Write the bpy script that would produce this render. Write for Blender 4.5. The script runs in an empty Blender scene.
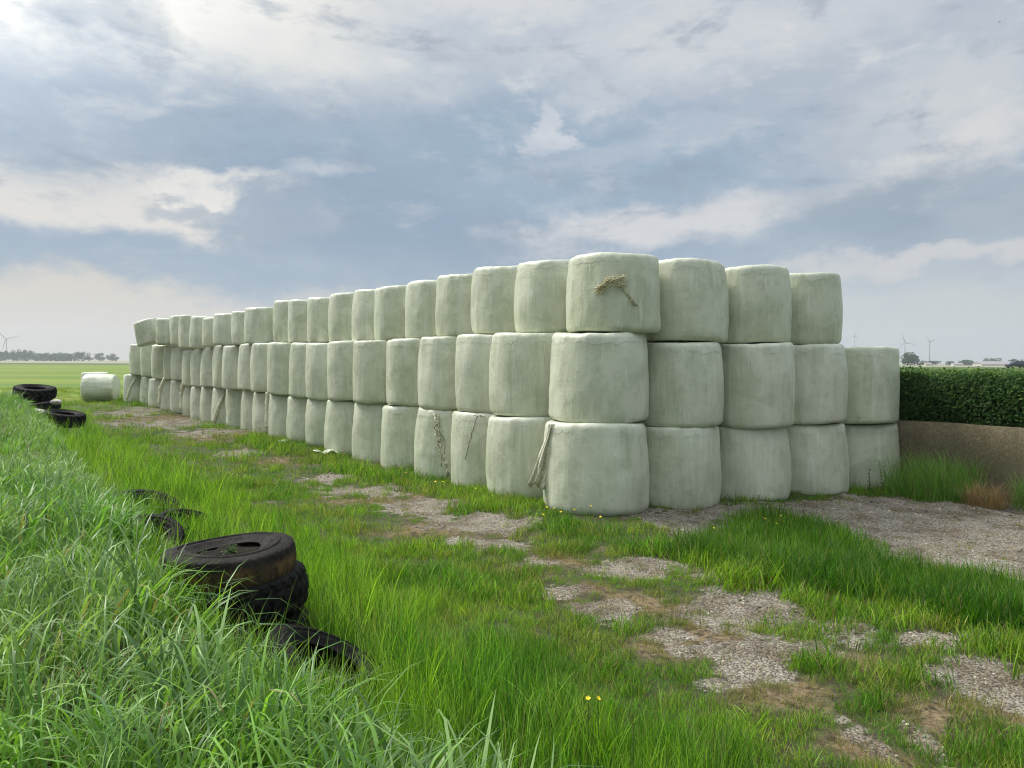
import bpy, bmesh, math, random
import numpy as np
from mathutils import Vector, Matrix, Euler

random.seed(11)
RNG = np.random.default_rng(11)
SC = bpy.context.scene
COL = SC.collection
R = math.radians
PI = math.pi

# ------------------------------------------------------------------ camera model (metres, eye 1.87 m over the yard)
EYE = 1.87
FOC = 769.0
ROLL = math.atan(4.5 / 1024)
def ray(px, py):
    dx, dy = px - 512, py - 362
    c, s = math.cos(ROLL), math.sin(ROLL)
    return (dx * c + dy * s) / FOC, -(-dx * s + dy * c) / FOC       # x per metre of depth, z per metre of depth
def on_ground(px, py, z=0.0):
    u, v = ray(px, py)
    d = (z - EYE) / v
    return u * d, d

# ------------------------------------------------------------------ small tools
def lin(r, g, b):
    f = lambda c: (c / 255) / 12.92 if c / 255 <= 0.04045 else ((c / 255 + 0.055) / 1.055) ** 2.4
    return (f(r), f(g), f(b))
def sstep(a, b, x):
    t = np.clip((x - a) / (b - a), 0, 1)
    return t * t * (3 - 2 * t)
_H = np.random.default_rng(5).random((256, 256))
def vnoise(x, y):
    x = np.asarray(x, float); y = np.asarray(y, float)
    xi = np.floor(x).astype(int); yi = np.floor(y).astype(int)
    fx = x - xi; fy = y - yi
    fx = fx * fx * (3 - 2 * fx); fy = fy * fy * (3 - 2 * fy)
    a = _H[xi & 255, yi & 255]; b = _H[(xi + 1) & 255, yi & 255]
    c = _H[xi & 255, (yi + 1) & 255]; d = _H[(xi + 1) & 255, (yi + 1) & 255]
    return (a * (1 - fx) + b * fx) * (1 - fy) + (c * (1 - fx) + d * fx) * fy
def fbm(x, y, o=4):
    s = 0; a = .5; n = 0
    for k in range(o):
        s = s + a * vnoise(x * 2 ** k + 17.3 * k, y * 2 ** k + 9.1 * k); n += a; a *= .5
    return s / n

def link(o, parent=None):
    COL.objects.link(o)
    if parent is not None: o.parent = parent
    return o
def tag(o, label=None, cat=None, group=None, kind=None):
    if label: o['label'] = label
    if cat: o['category'] = cat
    if group: o['group'] = group
    if kind: o['kind'] = kind
    return o
def empty(name, loc=(0, 0, 0), rz=0):
    o = bpy.data.objects.new(name, None); o.location = loc; o.rotation_euler = (0, 0, rz)
    o.empty_display_size = .1
    return link(o)
def mesh_obj(name, verts, faces, mat, parent=None, smooth=True, bevel=0):
    me = bpy.data.meshes.new(name)
    me.from_pydata([tuple(v) for v in verts], [], faces)
    me.update()
    if smooth: me.polygons.foreach_set('use_smooth', [True] * len(me.polygons))
    if mat: me.materials.append(mat)
    return link(bpy.data.objects.new(name, me), parent)
def bm_obj(name, bm, mat, parent=None, smooth=False):
    me = bpy.data.meshes.new(name); bm.normal_update(); bm.to_mesh(me); bm.free()
    if smooth: me.polygons.foreach_set('use_smooth', [True] * len(me.polygons))
    me.materials.append(mat)
    return link(bpy.data.objects.new(name, me), parent)
def add_box(bm, c, s, rot=None, bevel=0):
    r = bmesh.ops.create_cube(bm, size=1)
    vs = r['verts']
    M = Matrix.Translation(c) @ (rot.to_4x4() if rot else Matrix.Identity(4)) @ Matrix.Diagonal((s[0], s[1], s[2], 1))
    bmesh.ops.transform(bm, matrix=M, verts=vs)
    if bevel:
        es = list({e for v in vs for e in v.link_edges})
        bmesh.ops.bevel(bm, geom=es, offset=bevel, segments=2, affect='EDGES', profile=.6)
def tube(pts, rads, n=8, cap=True):
    pts = [Vector(p) for p in pts]
    V = []; Fc = []
    up = Vector((0, 0, 1))
    for i, p in enumerate(pts):
        a = pts[max(0, i - 1)]; b = pts[min(len(pts) - 1, i + 1)]
        t = (b - a).normalized()
        x = t.cross(up)
        if x.length < .05: x = t.cross(Vector((1, 0, 0)))
        x.normalize(); y = t.cross(x)
        for k in range(n):
            q = 2 * PI * k / n
            V.append(p + (x * math.cos(q) + y * math.sin(q)) * rads[i])
    for i in range(len(pts) - 1):
        for k in range(n):
            Fc.append((i * n + k, i * n + (k + 1) % n, (i + 1) * n + (k + 1) % n, (i + 1) * n + k))
    if cap:
        Fc.append(tuple(range(n - 1, -1, -1))); Fc.append(tuple((len(pts) - 1) * n + k for k in range(n)))
    return V, Fc
def merge(parts):
    V = []; Fc = []
    for v, f in parts:
        o = len(V); V += list(v); Fc += [tuple(i + o for i in q) for q in f]
    return V, Fc

# ------------------------------------------------------------------ node helpers
class N:
    """a node tree with short calls; every call returns an output socket"""
    def __init__(s, tree):
        s.t = tree; s.n = tree.nodes; s.l = tree.links
    def new(s, typ, **kw):
        n = s.n.new(typ)
        for k, v in kw.items(): setattr(n, k, v)
        return n
    def put(s, sock, v):
        if v is None: return
        if isinstance(v, bpy.types.NodeSocket): s.l.new(v, sock)
        elif isinstance(v, (tuple, list)) and sock.type == 'RGBA' and len(v) == 3: sock.default_value = (*v, 1)
        else: sock.default_value = v
    def math(s, op, a, b=None, c=None, clamp=False):
        n = s.new('ShaderNodeMath', operation=op); n.use_clamp = clamp
        for i, v in enumerate((a, b, c)): s.put(n.inputs[i], v)
        return n.outputs[0]
    def vec(s, op, a, b=None):
        n = s.new('ShaderNodeVectorMath', operation=op)
        s.put(n.inputs[0], a)
        if b is not None: s.put(n.inputs[3] if op == 'SCALE' else n.inputs[1], b)
        return n.outputs[1] if op in ('LENGTH', 'DOT_PRODUCT', 'DISTANCE') else n.outputs[0]
    def sep(s, v):
        n = s.new('ShaderNodeSeparateXYZ'); s.put(n.inputs[0], v); return n.outputs
    def comb(s, x, y, z):
        n = s.new('ShaderNodeCombineXYZ')
        for i, v in enumerate((x, y, z)): s.put(n.inputs[i], v)
        return n.outputs[0]
    def noise(s, v, scale, detail=4, rough=.55, dist=0, color=False):
        n = s.new('ShaderNodeTexNoise'); s.put(n.inputs['Vector'], v)
        n.inputs['Scale'].default_value = scale; n.inputs['Detail'].default_value = detail
        n.inputs['Roughness'].default_value = rough; n.inputs['Distortion'].default_value = dist
        return n.outputs['Color'] if color else n.outputs['Fac']
    def vor(s, v, scale, feature='F1', out='Distance', rand=1):
        n = s.new('ShaderNodeTexVoronoi', feature=feature); s.put(n.inputs['Vector'], v)
        n.inputs['Scale'].default_value = scale; n.inputs['Randomness'].default_value = rand
        return n.outputs[out]
    def smooth(s, x, a, b, lo=0.0, hi=1.0):
        n = s.new('ShaderNodeMapRange', interpolation_type='SMOOTHSTEP')
        s.put(n.inputs[0], x); s.put(n.inputs[1], a); s.put(n.inputs[2], b); s.put(n.inputs[3], lo); s.put(n.inputs[4], hi)
        return n.outputs[0]
    def mix(s, f, a, b, mode='MIX'):
        n = s.new('ShaderNodeMix', data_type='RGBA', blend_type=mode)
        s.put(n.inputs[0], f); s.put(n.inputs[6], a); s.put(n.inputs[7], b)
        return n.outputs[2]
    def attr(s, name, typ='GEOMETRY', out='Fac'):
        n = s.new('ShaderNodeAttribute', attribute_name=name, attribute_type=typ); return n.outputs[out]
    def bump(s, h, strength=.3, dist=.01, normal=None):
        n = s.new('ShaderNodeBump'); s.put(n.inputs['Height'], h)
        n.inputs['Strength'].default_value = strength; n.inputs['Distance'].default_value = dist
        if normal is not None: s.put(n.inputs['Normal'], normal)
        return n.outputs[0]
def material(name):
    m = bpy.data.materials.new(name); m.use_nodes = True
    t = m.node_tree; t.nodes.clear()
    k = N(t); out = k.new('ShaderNodeOutputMaterial')
    return m, k, out
def principled(k, out, color, rough=.6, spec=.4, normal=None, metallic=0.0):
    b = k.new('ShaderNodeBsdfPrincipled')
    k.put(b.inputs['Base Color'], color); k.put(b.inputs['Roughness'], rough)
    k.put(b.inputs['Specular IOR Level'], spec); k.put(b.inputs['Metallic'], metallic)
    if normal is not None: k.put(b.inputs['Normal'], normal)
    k.l.new(b.outputs[0], out.inputs['Surface'])
    return b
def plain(name, col, rough=.6, spec=.4, metallic=0.0, var=.12, scale=8):
    m, k, out = material(name)
    tc = k.new('ShaderNodeTexCoord').outputs['Object']
    n = k.noise(tc, scale, 4)
    c = k.mix(k.smooth(n, .3, .7), tuple(x * (1 - var) for x in col), tuple(min(1, x * (1 + var)) for x in col))
    principled(k, out, c, rough, spec, metallic=metallic)
    return m

# ------------------------------------------------------------------ the lie of the land
E_T = np.array([-.57, .82]); E_T = E_T / np.linalg.norm(E_T)      # along the stack, away from the camera
E_S = np.array([E_T[1], -E_T[0]])                                  # across: from the grass bank to the bales
def ts(x, y): return x * E_T[0] + y * E_T[1], x * E_S[0] + y * E_S[1]
def xy(t, s): return t * E_T[0] + s * E_S[0], t * E_T[1] + s * E_S[1]
FOOT_T = [0, 7.4, 10, 13, 17, 21, 26, 30, 32.5, 35, 40, 60]
FOOT_Z = [0, -.01, -.06, -.12, -.10, -.09, -.13, -.10, -.02, .09, .06, 0]
def ground_z(x, y):
    x = np.asarray(x, float); y = np.asarray(y, float)
    t, s = ts(x, y)
    z = np.interp(t, FOOT_T, FOOT_Z) * sstep(2.5, 5, s) * (1 - sstep(13, 20, s))
    z = z - .026 * np.clip(x - 1, 0, 7) * sstep(4, 9, y) * (1 - sstep(30, 60, y))
    crest = .45 + .018 * np.clip(t, 0, 24)
    edge = np.interp(t, [1, 2.5, 4, 5.5, 7, 10, 24], [.85, .75, .60, .52, .66, .72, .78])
    z = z + crest * (1 - sstep(edge, edge + .85, s + .10 * (fbm(x * 1.3, y * 1.3, 2) - .5) * 2)) * (1 - sstep(23.5, 28, t)) * (1 - sstep(2, 10, -s) * .6) * sstep(-14, -8, t)
    near = 1 - sstep(20, 45, np.hypot(x, y))
    z = z + near * ((fbm(x * .9, y * .9, 3) - .5) * .07 + (fbm(x * 5, y * 5, 3) - .5) * .025)
    z = z + near * ((fbm(x * 2.6 + 3, y * 2.6, 4) - .5) * .11 + (fbm(x * 11, y * 11, 2) - .5) * .03) * sstep(1.0, 3.0, x) * sstep(6.5, 8.0, y) * (1 - sstep(9.0, 12, x))
    for c in (3.87, 4.75): z = z - .035 * np.exp(-((s - c) / .28) ** 2) * near
    return z
def gz(x, y): return float(ground_z(np.array([x]), np.array([y]))[0])

# bare gravel patches: where they lie in the yard (cx, cy, half length x, half length y)
PATCH_PX = [(630,568,40,9,1),(598,606,24,8,1),(560,590,20,6,.8),(480,521,46,9,1),(420,505,36,7,1),(365,486,40,6,1),(622,622,22,7,.7),
            (748,609,55,21,1),(835,625,30,14,1),(800,648,34,11,.8),(748,663,40,17,1),(664,632,26,9,.8),(690,650,20,7,.7),
            (985,678,58,20,1),(940,641,26,8,1),(872,742,16,26,.8),(925,745,16,22,.8),(500,541,24,6,.8),(240,449,18,4,.8),
            (140,411,26,4,1),(168,421,40,4.5,1),(205,430,40,4,.6),(325,473,26,5,.6),(1010,640,30,7,.6),(720,578,22,7,.6),(540,560,22,6,.5),(700,690,26,8,.5),(455,540,16,5,.5)]
DRY_PX = [(790,705,75,20),(860,660,40,12),(700,640,90,30),(810,690,60,18),(950,710,90,24),(860,600,60,14),(640,600,80,20),(560,560,60,12),(690,522,60,9),(800,516,80,9),
          (450,530,80,14),(380,497,70,9),(170,416,70,9),(230,433,50,7),(285,455,40,6),(930,562,70,10),(880,752,60,28),(1000,600,60,8)]
YARD_PX = [(632,516),(700,506),(790,500),(870,492),(905,494),(1150,498),(1150,640),(1024,591),(950,572),(885,553),(872,540),(800,520),(760,514),(722,521),(690,543),(655,527)]
WEDGE_PX = [(672,556),(700,536),(726,522),(760,514),(800,521),(868,541),(884,556),(950,574),(1024,593),(1150,642),(1150,700),(1024,648),(960,626),(900,606),(850,600),(800,590),(760,584),(715,566)]
def patch_world(p):
    cx, cy, rx, ry = p[:4]
    x0, y0 = on_ground(cx, cy, -.02); _, ya = on_ground(cx, cy - ry, -.02); _, yb = on_ground(cx, cy + ry, -.02)
    return x0, y0, rx * y0 / FOC, (ya - yb) / 2
PATCHES = [(*patch_world(p), p[4]) for p in PATCH_PX]
DRYS = [patch_world(p) for p in DRY_PX]
YARD = [on_ground(px, py, -.05) for px, py in YARD_PX]
WEDGE = [on_ground(px, py, -.03) for px, py in WEDGE_PX]
def poly_sd(P, x, y):
    """signed distance, positive inside"""
    P = np.array(P); d = np.full(x.shape, 1e9); ins = np.zeros(x.shape, bool)
    for i in range(len(P)):
        a = P[i]; b = P[(i + 1) % len(P)]; e = b - a
        tt = np.clip(((x - a[0]) * e[0] + (y - a[1]) * e[1]) / (e @ e), 0, 1)
        d = np.minimum(d, np.hypot(x - a[0] - tt * e[0], y - a[1] - tt * e[1]))
        c = ((a[1] > y) != (b[1] > y)) & (x < (b[0] - a[0]) * (y - a[1]) / (b[1] - a[1] + 1e-12) + a[0])
        ins ^= c
    return np.where(ins, d, -d)
def masks(x, y):
    """gravel, dry, wedge: 0..1"""
    n = fbm(x * 3.1, y * 3.1, 4) - .5
    n2 = fbm(x * 9 + 40, y * 9, 3) - .5
    g = np.full(x.shape, -1.0)
    for cx, cy, rx, ry, w in PATCHES:
        q = 1 - np.hypot((x - cx) / rx, (y - cy) / ry)
        g = np.maximum(g, np.clip(q, -1, .6) - (1 - w) * .5)
    yd = poly_sd(YARD, x, y)
    g = np.maximum(g, np.clip(yd / .5, -1, 1))
    n3 = fbm(x * 22 + 11, y * 22, 3) - .5
    grav = sstep(-.30, .42, g + 1.7 * n + 1.2 * n2 + .9 * n3 + .22)
    d = np.full(x.shape, -1.0)
    for cx, cy, rx, ry in DRYS:
        d = np.maximum(d, 1 - np.hypot((x - cx) / rx, (y - cy) / ry))
    d = np.maximum(d, g - .02)
    dry = sstep(-.30, .65, d + 1.9 * n + 1.1 * n2 + .6 * n3 - .05)
    wd = sstep(-.12, .12, poly_sd(WEDGE, x, y) + .35 * n)
    return grav, dry * (1 - wd * .8), wd
# ------------------------------------------------------------------ ground: one sheet out to the horizon
def axis(segs):
    out = [segs[0][0]]
    for a, b, h in segs:
        n = max(1, int(round((b - a) / h)))
        out += list(a + (b - a) * (np.arange(1, n + 1) / n))
    return np.array(out)
def geo(a, b, n): return list(a * (b / a) ** (np.arange(1, n + 1) / n))
gx = np.concatenate([-np.array(geo(26, 9000, 34))[::-1], axis([(-26, -7, .25), (-7, 8, .07), (8, 16, .25)]), np.array(geo(16, 9000, 36))])
gy = np.concatenate([-np.array(geo(3, 400, 14))[::-1] , axis([(-3, 2, .25), (2, 15, .07), (15, 42, .22)]), np.array(geo(42, 12000, 44))])
GX, GY = np.meshgrid(gx, gy, indexing='ij')
X = GX.ravel(); Y = GY.ravel(); Z = ground_z(X, Y)
nx, ny = len(gx), len(gy)
ii, jj = np.meshgrid(np.arange(nx - 1), np.arange(ny - 1), indexing='ij')
a = (ii * ny + jj).ravel()
quads = np.stack([a, a + ny, a + ny + 1, a + 1], 1)
me = bpy.data.meshes.new('ground')
me.vertices.add(len(X)); me.vertices.foreach_set('co', np.stack([X, Y, Z], 1).astype(np.float32).ravel())
me.loops.add(quads.size); me.loops.foreach_set('vertex_index', quads.ravel().astype(np.int32))
me.polygons.add(len(quads)); me.polygons.foreach_set('loop_start', (np.arange(len(quads)) * 4).astype(np.int32))
me.polygons.foreach_set('loop_total', np.full(len(quads), 4, np.int32))
me.update(calc_edges=True); me.validate()
me.polygons.foreach_set('use_smooth', [True] * len(me.polygons))
gm, dm, wm = masks(X, Y)
T_, S_ = ts(X, Y)
for nm, val in (('gravel', gm), ('dry', dm), ('field', np.maximum(sstep(26, 40, Y), sstep(13, 18, S_) * sstep(10, 20, np.abs(X))))):
    at = me.attributes.new(nm, 'FLOAT', 'POINT'); at.data.foreach_set('value', val.astype(np.float32))

m, k, out = material('ground_soil')
pos = k.new('ShaderNodeNewGeometry').outputs['Position']
px_, py_, pz_ = k.sep(pos)
grav = k.attr('gravel'); dry = k.attr('dry'); field = k.attr('field')
n1 = k.noise(pos, 14, 5, .65); n2 = k.noise(pos, 55, 4, .7); n3 = k.noise(pos, 1.7, 4)
v1 = k.vor(pos, 62, out='Color'); vd = k.vor(pos, 62); v2 = k.vor(pos, 140, out='Color')
peb = k.math('ADD', k.math('MULTIPLY', k.sep(v1)[0], .55), k.math('MULTIPLY', k.sep(v2)[1], .45))
gcol = k.mix(k.smooth(peb, .12, .88), (.100, .090, .070), (.38, .345, .28))
gcol = k.mix(k.smooth(k.noise(pos, 2.3, 6, .65), .36, .60), k.mix(1, gcol, (.55, .50, .44), 'MULTIPLY'), gcol)
gcol = k.mix(k.smooth(n2, .62, .74), gcol, (.50, .47, .41))
soil = k.mix(k.smooth(n1, .3, .7), (.034, .029, .016), (.085, .070, .042))
straw = k.mix(k.smooth(n2, .35, .65), (.12, .085, .045), (.24, .185, .105))
soil = k.mix(k.math('MULTIPLY', dry, k.smooth(n1, .35, .6)), soil, straw)
thatch = k.mix(k.smooth(n2, .3, .7), (.030, .055, .010), (.060, .100, .018))
soil = k.mix(k.math('MULTIPLY', k.smooth(n1, .42, .58), k.math('SUBTRACT', 1, dry)), soil, thatch)
gf = k.smooth(k.math('ADD', grav, k.math('ADD', k.math('MULTIPLY', k.math('SUBTRACT', n1, .5), 1.5), k.math('MULTIPLY', k.math('SUBTRACT', n2, .5), .8))), .30, .72)
col = k.mix(gf, soil, gcol)
# the far field: mown grass in bands, a dark ditch edge, pale stubble beyond
sv = k.vec('MULTIPLY', pos, (.012, .10, 0.0))
fb = k.noise(sv, 1, 5, .6); fb2 = k.noise(k.vec('MULTIPLY', pos, (.15, .5, 0.0)), 1, 5, .65); fb3 = k.noise(pos, 2.6, 4, .7)
fcol = k.mix(k.smooth(fb, .36, .62), (.095, .175, .018), (.175, .235, .026))
fcol = k.mix(k.math('MULTIPLY', k.smooth(fb2, .45, .66), .6), fcol, (.19, .20, .045))
fcol = k.mix(k.smooth(fb3, .25, .75), k.mix(1, fcol, (.68, .72, .65), 'MULTIPLY'), fcol)
edge = k.math('ADD', py_, k.math('MULTIPLY', k.noise(k.vec('MULTIPLY', pos, (.01, 0, 0)), 1, 3), 60))
far = k.smooth(edge, 330, 345); far2 = k.smooth(edge, 470, 520)
fcol = k.mix(far, fcol, (.045, .085, .022)); fcol = k.mix(far2, fcol, k.mix(k.smooth(k.noise(k.vec('MULTIPLY', pos, (.004, .02, 0)), 1, 3), .4, .6), (.17, .17, .085), (.26, .245, .16)))
col = k.mix(field, col, fcol)
bh = k.math('ADD', k.math('MULTIPLY', k.math('MULTIPLY', gf, k.math('SUBTRACT', .6, vd)), 1.0), k.math('ADD', k.math('MULTIPLY', n1, .8), k.math('MULTIPLY', n2, .5)))
principled(k, out, col, .92, .25, k.bump(bh, .8, .03))
me.materials.append(m)
ground = link(bpy.data.objects.new('ground', me)); tag(ground, kind='structure')

# ------------------------------------------------------------------ wrapped bales
m, k, out = material('bale_film')
oi = k.new('ShaderNodeObjectInfo'); rnd = oi.outputs['Random']
tc = k.new('ShaderNodeTexCoord').outputs['Object']
off = k.vec('ADD', tc, k.comb(k.math('MULTIPLY', rnd, 37.0), k.math('MULTIPLY', rnd, 91.0), k.math('MULTIPLY', rnd, 53.0)))
ox, oy, oz = k.sep(tc)
ang = k.math('ARCTAN2', oy, ox)
cyl = k.comb(k.math('MULTIPLY', ox, 1.0), k.math('MULTIPLY', oy, 1.0), k.math('MULTIPLY', oz, .09))
cyl = k.vec('ADD', cyl, k.comb(k.math('MULTIPLY', rnd, 17.0), k.math('MULTIPLY', rnd, 29.0), rnd))
st = k.noise(cyl, 9, 5, .6); st2 = k.noise(cyl, 34, 3, .6)
hz = k.noise(k.vec('MULTIPLY', off, (.35, .35, 6.0)), 7, 3, .6)
bl = k.noise(off, 2.1, 6, .62, .4); bl2 = k.noise(off, 6.5, 5, .65)
net = k.math('MULTIPLY', k.math('SINE', k.math('MULTIPLY', oz, 260.0)), k.math('SINE', k.math('MULTIPLY', ang, 150.0)))
base = k.mix(rnd, (.505, .535, .400), (.550, .575, .450))
c = k.mix(k.smooth(bl, .44, .60, 0, .8), base, k.mix(1, base, (.80, .82, .77), 'MULTIPLY'))
c = k.mix(k.smooth(bl2, .52, .70, 0, .6), c, k.mix(1, c, (.80, .80, .78), 'MULTIPLY'))
c = k.mix(k.smooth(st, .52, .72, 0, .55), c, (.63, .655, .56))
c = k.mix(k.smooth(st, .46, .30, 0, .45), c, k.mix(1, c, (.74, .76, .70), 'MULTIPLY'))
c = k.mix(k.smooth(st2, .60, .70, 0, .45), c, (.70, .715, .65))
c = k.mix(k.smooth(hz, .54, .70, 0, .12), c, k.mix(1, c, (.78, .79, .76), 'MULTIPLY'))
# loose outer layers of film just under the rim, with a ragged lower edge
rim = k.smooth(k.math('ADD', k.attr('hf'), k.math('MULTIPLY', k.math('SUBTRACT', k.noise(k.comb(ox, oy, rnd), 6, 5, .7), .5), .22)), .87, .90)
rim = k.math('MULTIPLY', rim, k.smooth(k.noise(k.vec('ADD', off, (5, 5, 5)), 2.5, 3), .42, .58))
c = k.mix(k.math('MULTIPLY', rim, .32), c, (.64, .665, .58))
# mud splash low on the wrap, with its own ragged edge
mud = k.math('MULTIPLY', k.smooth(k.math('ADD', k.attr('low'), k.math('MULTIPLY', k.math('SUBTRACT', bl2, .5), .8)), .62, 1.0), .55)
c = k.mix(mud, c, (.36, .35, .24))
h = k.math('ADD', k.math('MULTIPLY', st, 1.0), k.math('ADD', k.math('MULTIPLY', st2, .35), k.math('ADD', k.math('MULTIPLY', hz, .12), k.math('MULTIPLY', net, .015))))
h = k.math('ADD', h, k.math('ADD', k.math('MULTIPLY', bl2, .7), k.math('MULTIPLY', rim, .35)))
nrm = k.bump(h, .46, .026)
principled(k, out, c, k.smooth(bl2, .3, .7, .28, .44), .5, nrm)
M_FILM = m
M_TAIL = plain('film_twist', (.64, .64, .48), .55, .3, var=.25, scale=30)
M_SEAM = plain('old_net_seam', (.20, .20, .15), .8, .2, var=.3, scale=40)
M_TWINE = plain('frayed_twine', (.52, .49, .31), .85, .2, var=.4, scale=50)

BALES = [('b', 'L', 0, 1.089, 10.042, -0.026, 1.11),
    ('m', 'L', 0, 1.148, 10.16, 1.11, 2.258),
    ('t', 'L', 0, 1.348, 10.226, 2.258, 3.256),
    ('b', 'L', 1, 0.304, 11.135, -0.047, 1.105),
    ('m', 'L', 1, 0.339, 11.195, 1.105, 2.286),
    ('t', 'L', 1, 0.643, 11.268, 2.286, 3.321),
    ('b', 'L', 2, -0.283, 12.348, -0.12, 1.081),
    ('m', 'L', 2, -0.261, 12.363, 1.081, 2.3),
    ('t', 'L', 2, -0.028, 12.333, 2.3, 3.353),
    ('b', 'L', 3, -1.029, 13.47, -0.132, 1.069),
    ('m', 'L', 3, -0.976, 13.465, 1.069, 2.303),
    ('t', 'L', 3, -0.709, 13.392, 2.303, 3.344),
    ('b', 'L', 4, -1.792, 14.583, -0.147, 1.054),
    ('m', 'L', 4, -1.734, 14.54, 1.054, 2.282),
    ('t', 'L', 4, -1.389, 14.454, 2.282, 3.339),
    ('b', 'L', 5, -2.567, 15.69, -0.159, 1.049),
    ('m', 'L', 5, -2.564, 15.563, 1.049, 2.286),
    ('t', 'L', 5, -2.154, 15.458, 2.286, 3.35),
    ('b', 'L', 6, -3.395, 16.76, -0.108, 1.04),
    ('m', 'L', 6, -3.328, 16.636, 1.04, 2.284),
    ('t', 'L', 6, -2.829, 16.525, 2.284, 3.387),
    ('b', 'L', 7, -4.122, 17.902, -0.061, 1.017),
    ('m', 'L', 7, -4.085, 17.714, 1.017, 2.286),
    ('t', 'L', 7, -3.556, 17.56, 2.286, 3.392),
    ('b', 'L', 8, -4.86, 19.039, -0.09, 1.011),
    ('m', 'L', 8, -4.805, 18.817, 1.011, 2.311),
    ('t', 'L', 8, -4.323, 18.567, 2.311, 3.374),
    ('b', 'L', 9, -5.679, 20.12, -0.107, 1.019),
    ('m', 'L', 9, -5.629, 19.846, 1.019, 2.326),
    ('t', 'L', 9, -5.074, 19.587, 2.326, 3.398),
    ('b', 'L', 10, -6.437, 21.247, -0.149, 1.038),
    ('m', 'L', 10, -6.412, 20.907, 1.038, 2.342),
    ('t', 'L', 10, -5.769, 20.646, 2.342, 3.463),
    ('b', 'L', 11, -7.171, 22.392, -0.178, 1.05),
    ('m', 'L', 11, -7.14, 22.005, 1.05, 2.345),
    ('t', 'L', 11, -6.798, 21.393, 2.345, 3.342),
    ('b', 'L', 12, -8.007, 23.465, -0.147, 1.04),
    ('m', 'L', 12, -7.994, 23.009, 1.04, 2.336),
    ('t', 'L', 12, -7.528, 22.427, 2.336, 3.3),
    ('b', 'L', 13, -8.865, 24.523, -0.125, 1.009),
    ('m', 'L', 13, -8.706, 24.118, 1.009, 2.338),
    ('t', 'L', 13, -8.408, 23.338, 2.338, 3.28),
    ('b', 'L', 14, -9.66, 25.628, -0.171, 1.024),
    ('m', 'L', 14, -9.501, 25.168, 1.024, 2.295),
    ('t', 'L', 14, -9.155, 24.358, 2.295, 3.231),
    ('b', 'L', 15, -10.454, 26.736, -0.193, 0.994),
    ('m', 'L', 15, -10.269, 26.238, 0.994, 2.257),
    ('t', 'L', 15, -9.974, 25.319, 2.257, 3.324),
    ('b', 'L', 16, -11.216, 27.866, -0.188, 0.99),
    ('m', 'L', 16, -11.014, 27.323, 0.99, 2.27),
    ('t', 'L', 16, -10.746, 26.315, 2.27, 3.397),
    ('b', 'L', 17, -12.101, 28.904, -0.07, 1.14),
    ('m', 'L', 17, -11.861, 28.331, 1.14, 2.41),
    ('t', 'L', 17, -11.493, 27.327, 2.41, 3.44),
    ('b', 'L', 18, -12.956, 29.966, -0.044, 1.151),
    ('m', 'L', 18, -12.6, 29.419, 1.151, 2.437),
    ('t', 'L', 18, -12.39, 28.207, 2.437, 3.386),
    ('b', 'L', 19, -13.889, 30.961, -0.006, 1.171),
    ('m', 'L', 19, -13.536, 30.342, 1.171, 2.466),
    ('t', 'L', 19, -13.345, 29.018, 2.466, 3.364),
    ('b', 'L', 20, -14.745, 32.021, 0.013, 1.214),
    ('m', 'L', 20, -14.417, 31.317, 1.214, 2.506),
    ('b', 'L', 21, -15.843, 32.827, 0.063, 1.258),
    ('m', 'L', 21, -15.338, 32.251, 1.258, 2.53),
    ('b', 'R', 1, 2.239, 10.767, -0.104, 1.012),
    ('m', 'R', 1, 2.309, 10.779, 1.012, 2.156),
    ('t', 'R', 1, 2.421, 10.868, 2.156, 3.261),
    ('b', 'R', 2, 3.427, 11.429, -0.086, 0.959),
    ('m', 'R', 2, 3.495, 11.348, 0.959, 2.156),
    ('t', 'R', 2, 3.506, 11.488, 2.156, 3.258),
    ('b', 'R', 3, 4.584, 12.144, -0.157, 0.961),
    ('m', 'R', 3, 4.564, 12.109, 0.961, 2.163),
    ('t', 'R', 3, 4.559, 12.163, 2.163, 3.247),
    ('b', 'R', 4, 5.744, 12.853, -0.158, 0.908),
    ('m', 'R', 4, 5.713, 12.74, 0.908, 2.131)]
RAD = {'b': .68, 'm': .655, 't': .625}
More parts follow.
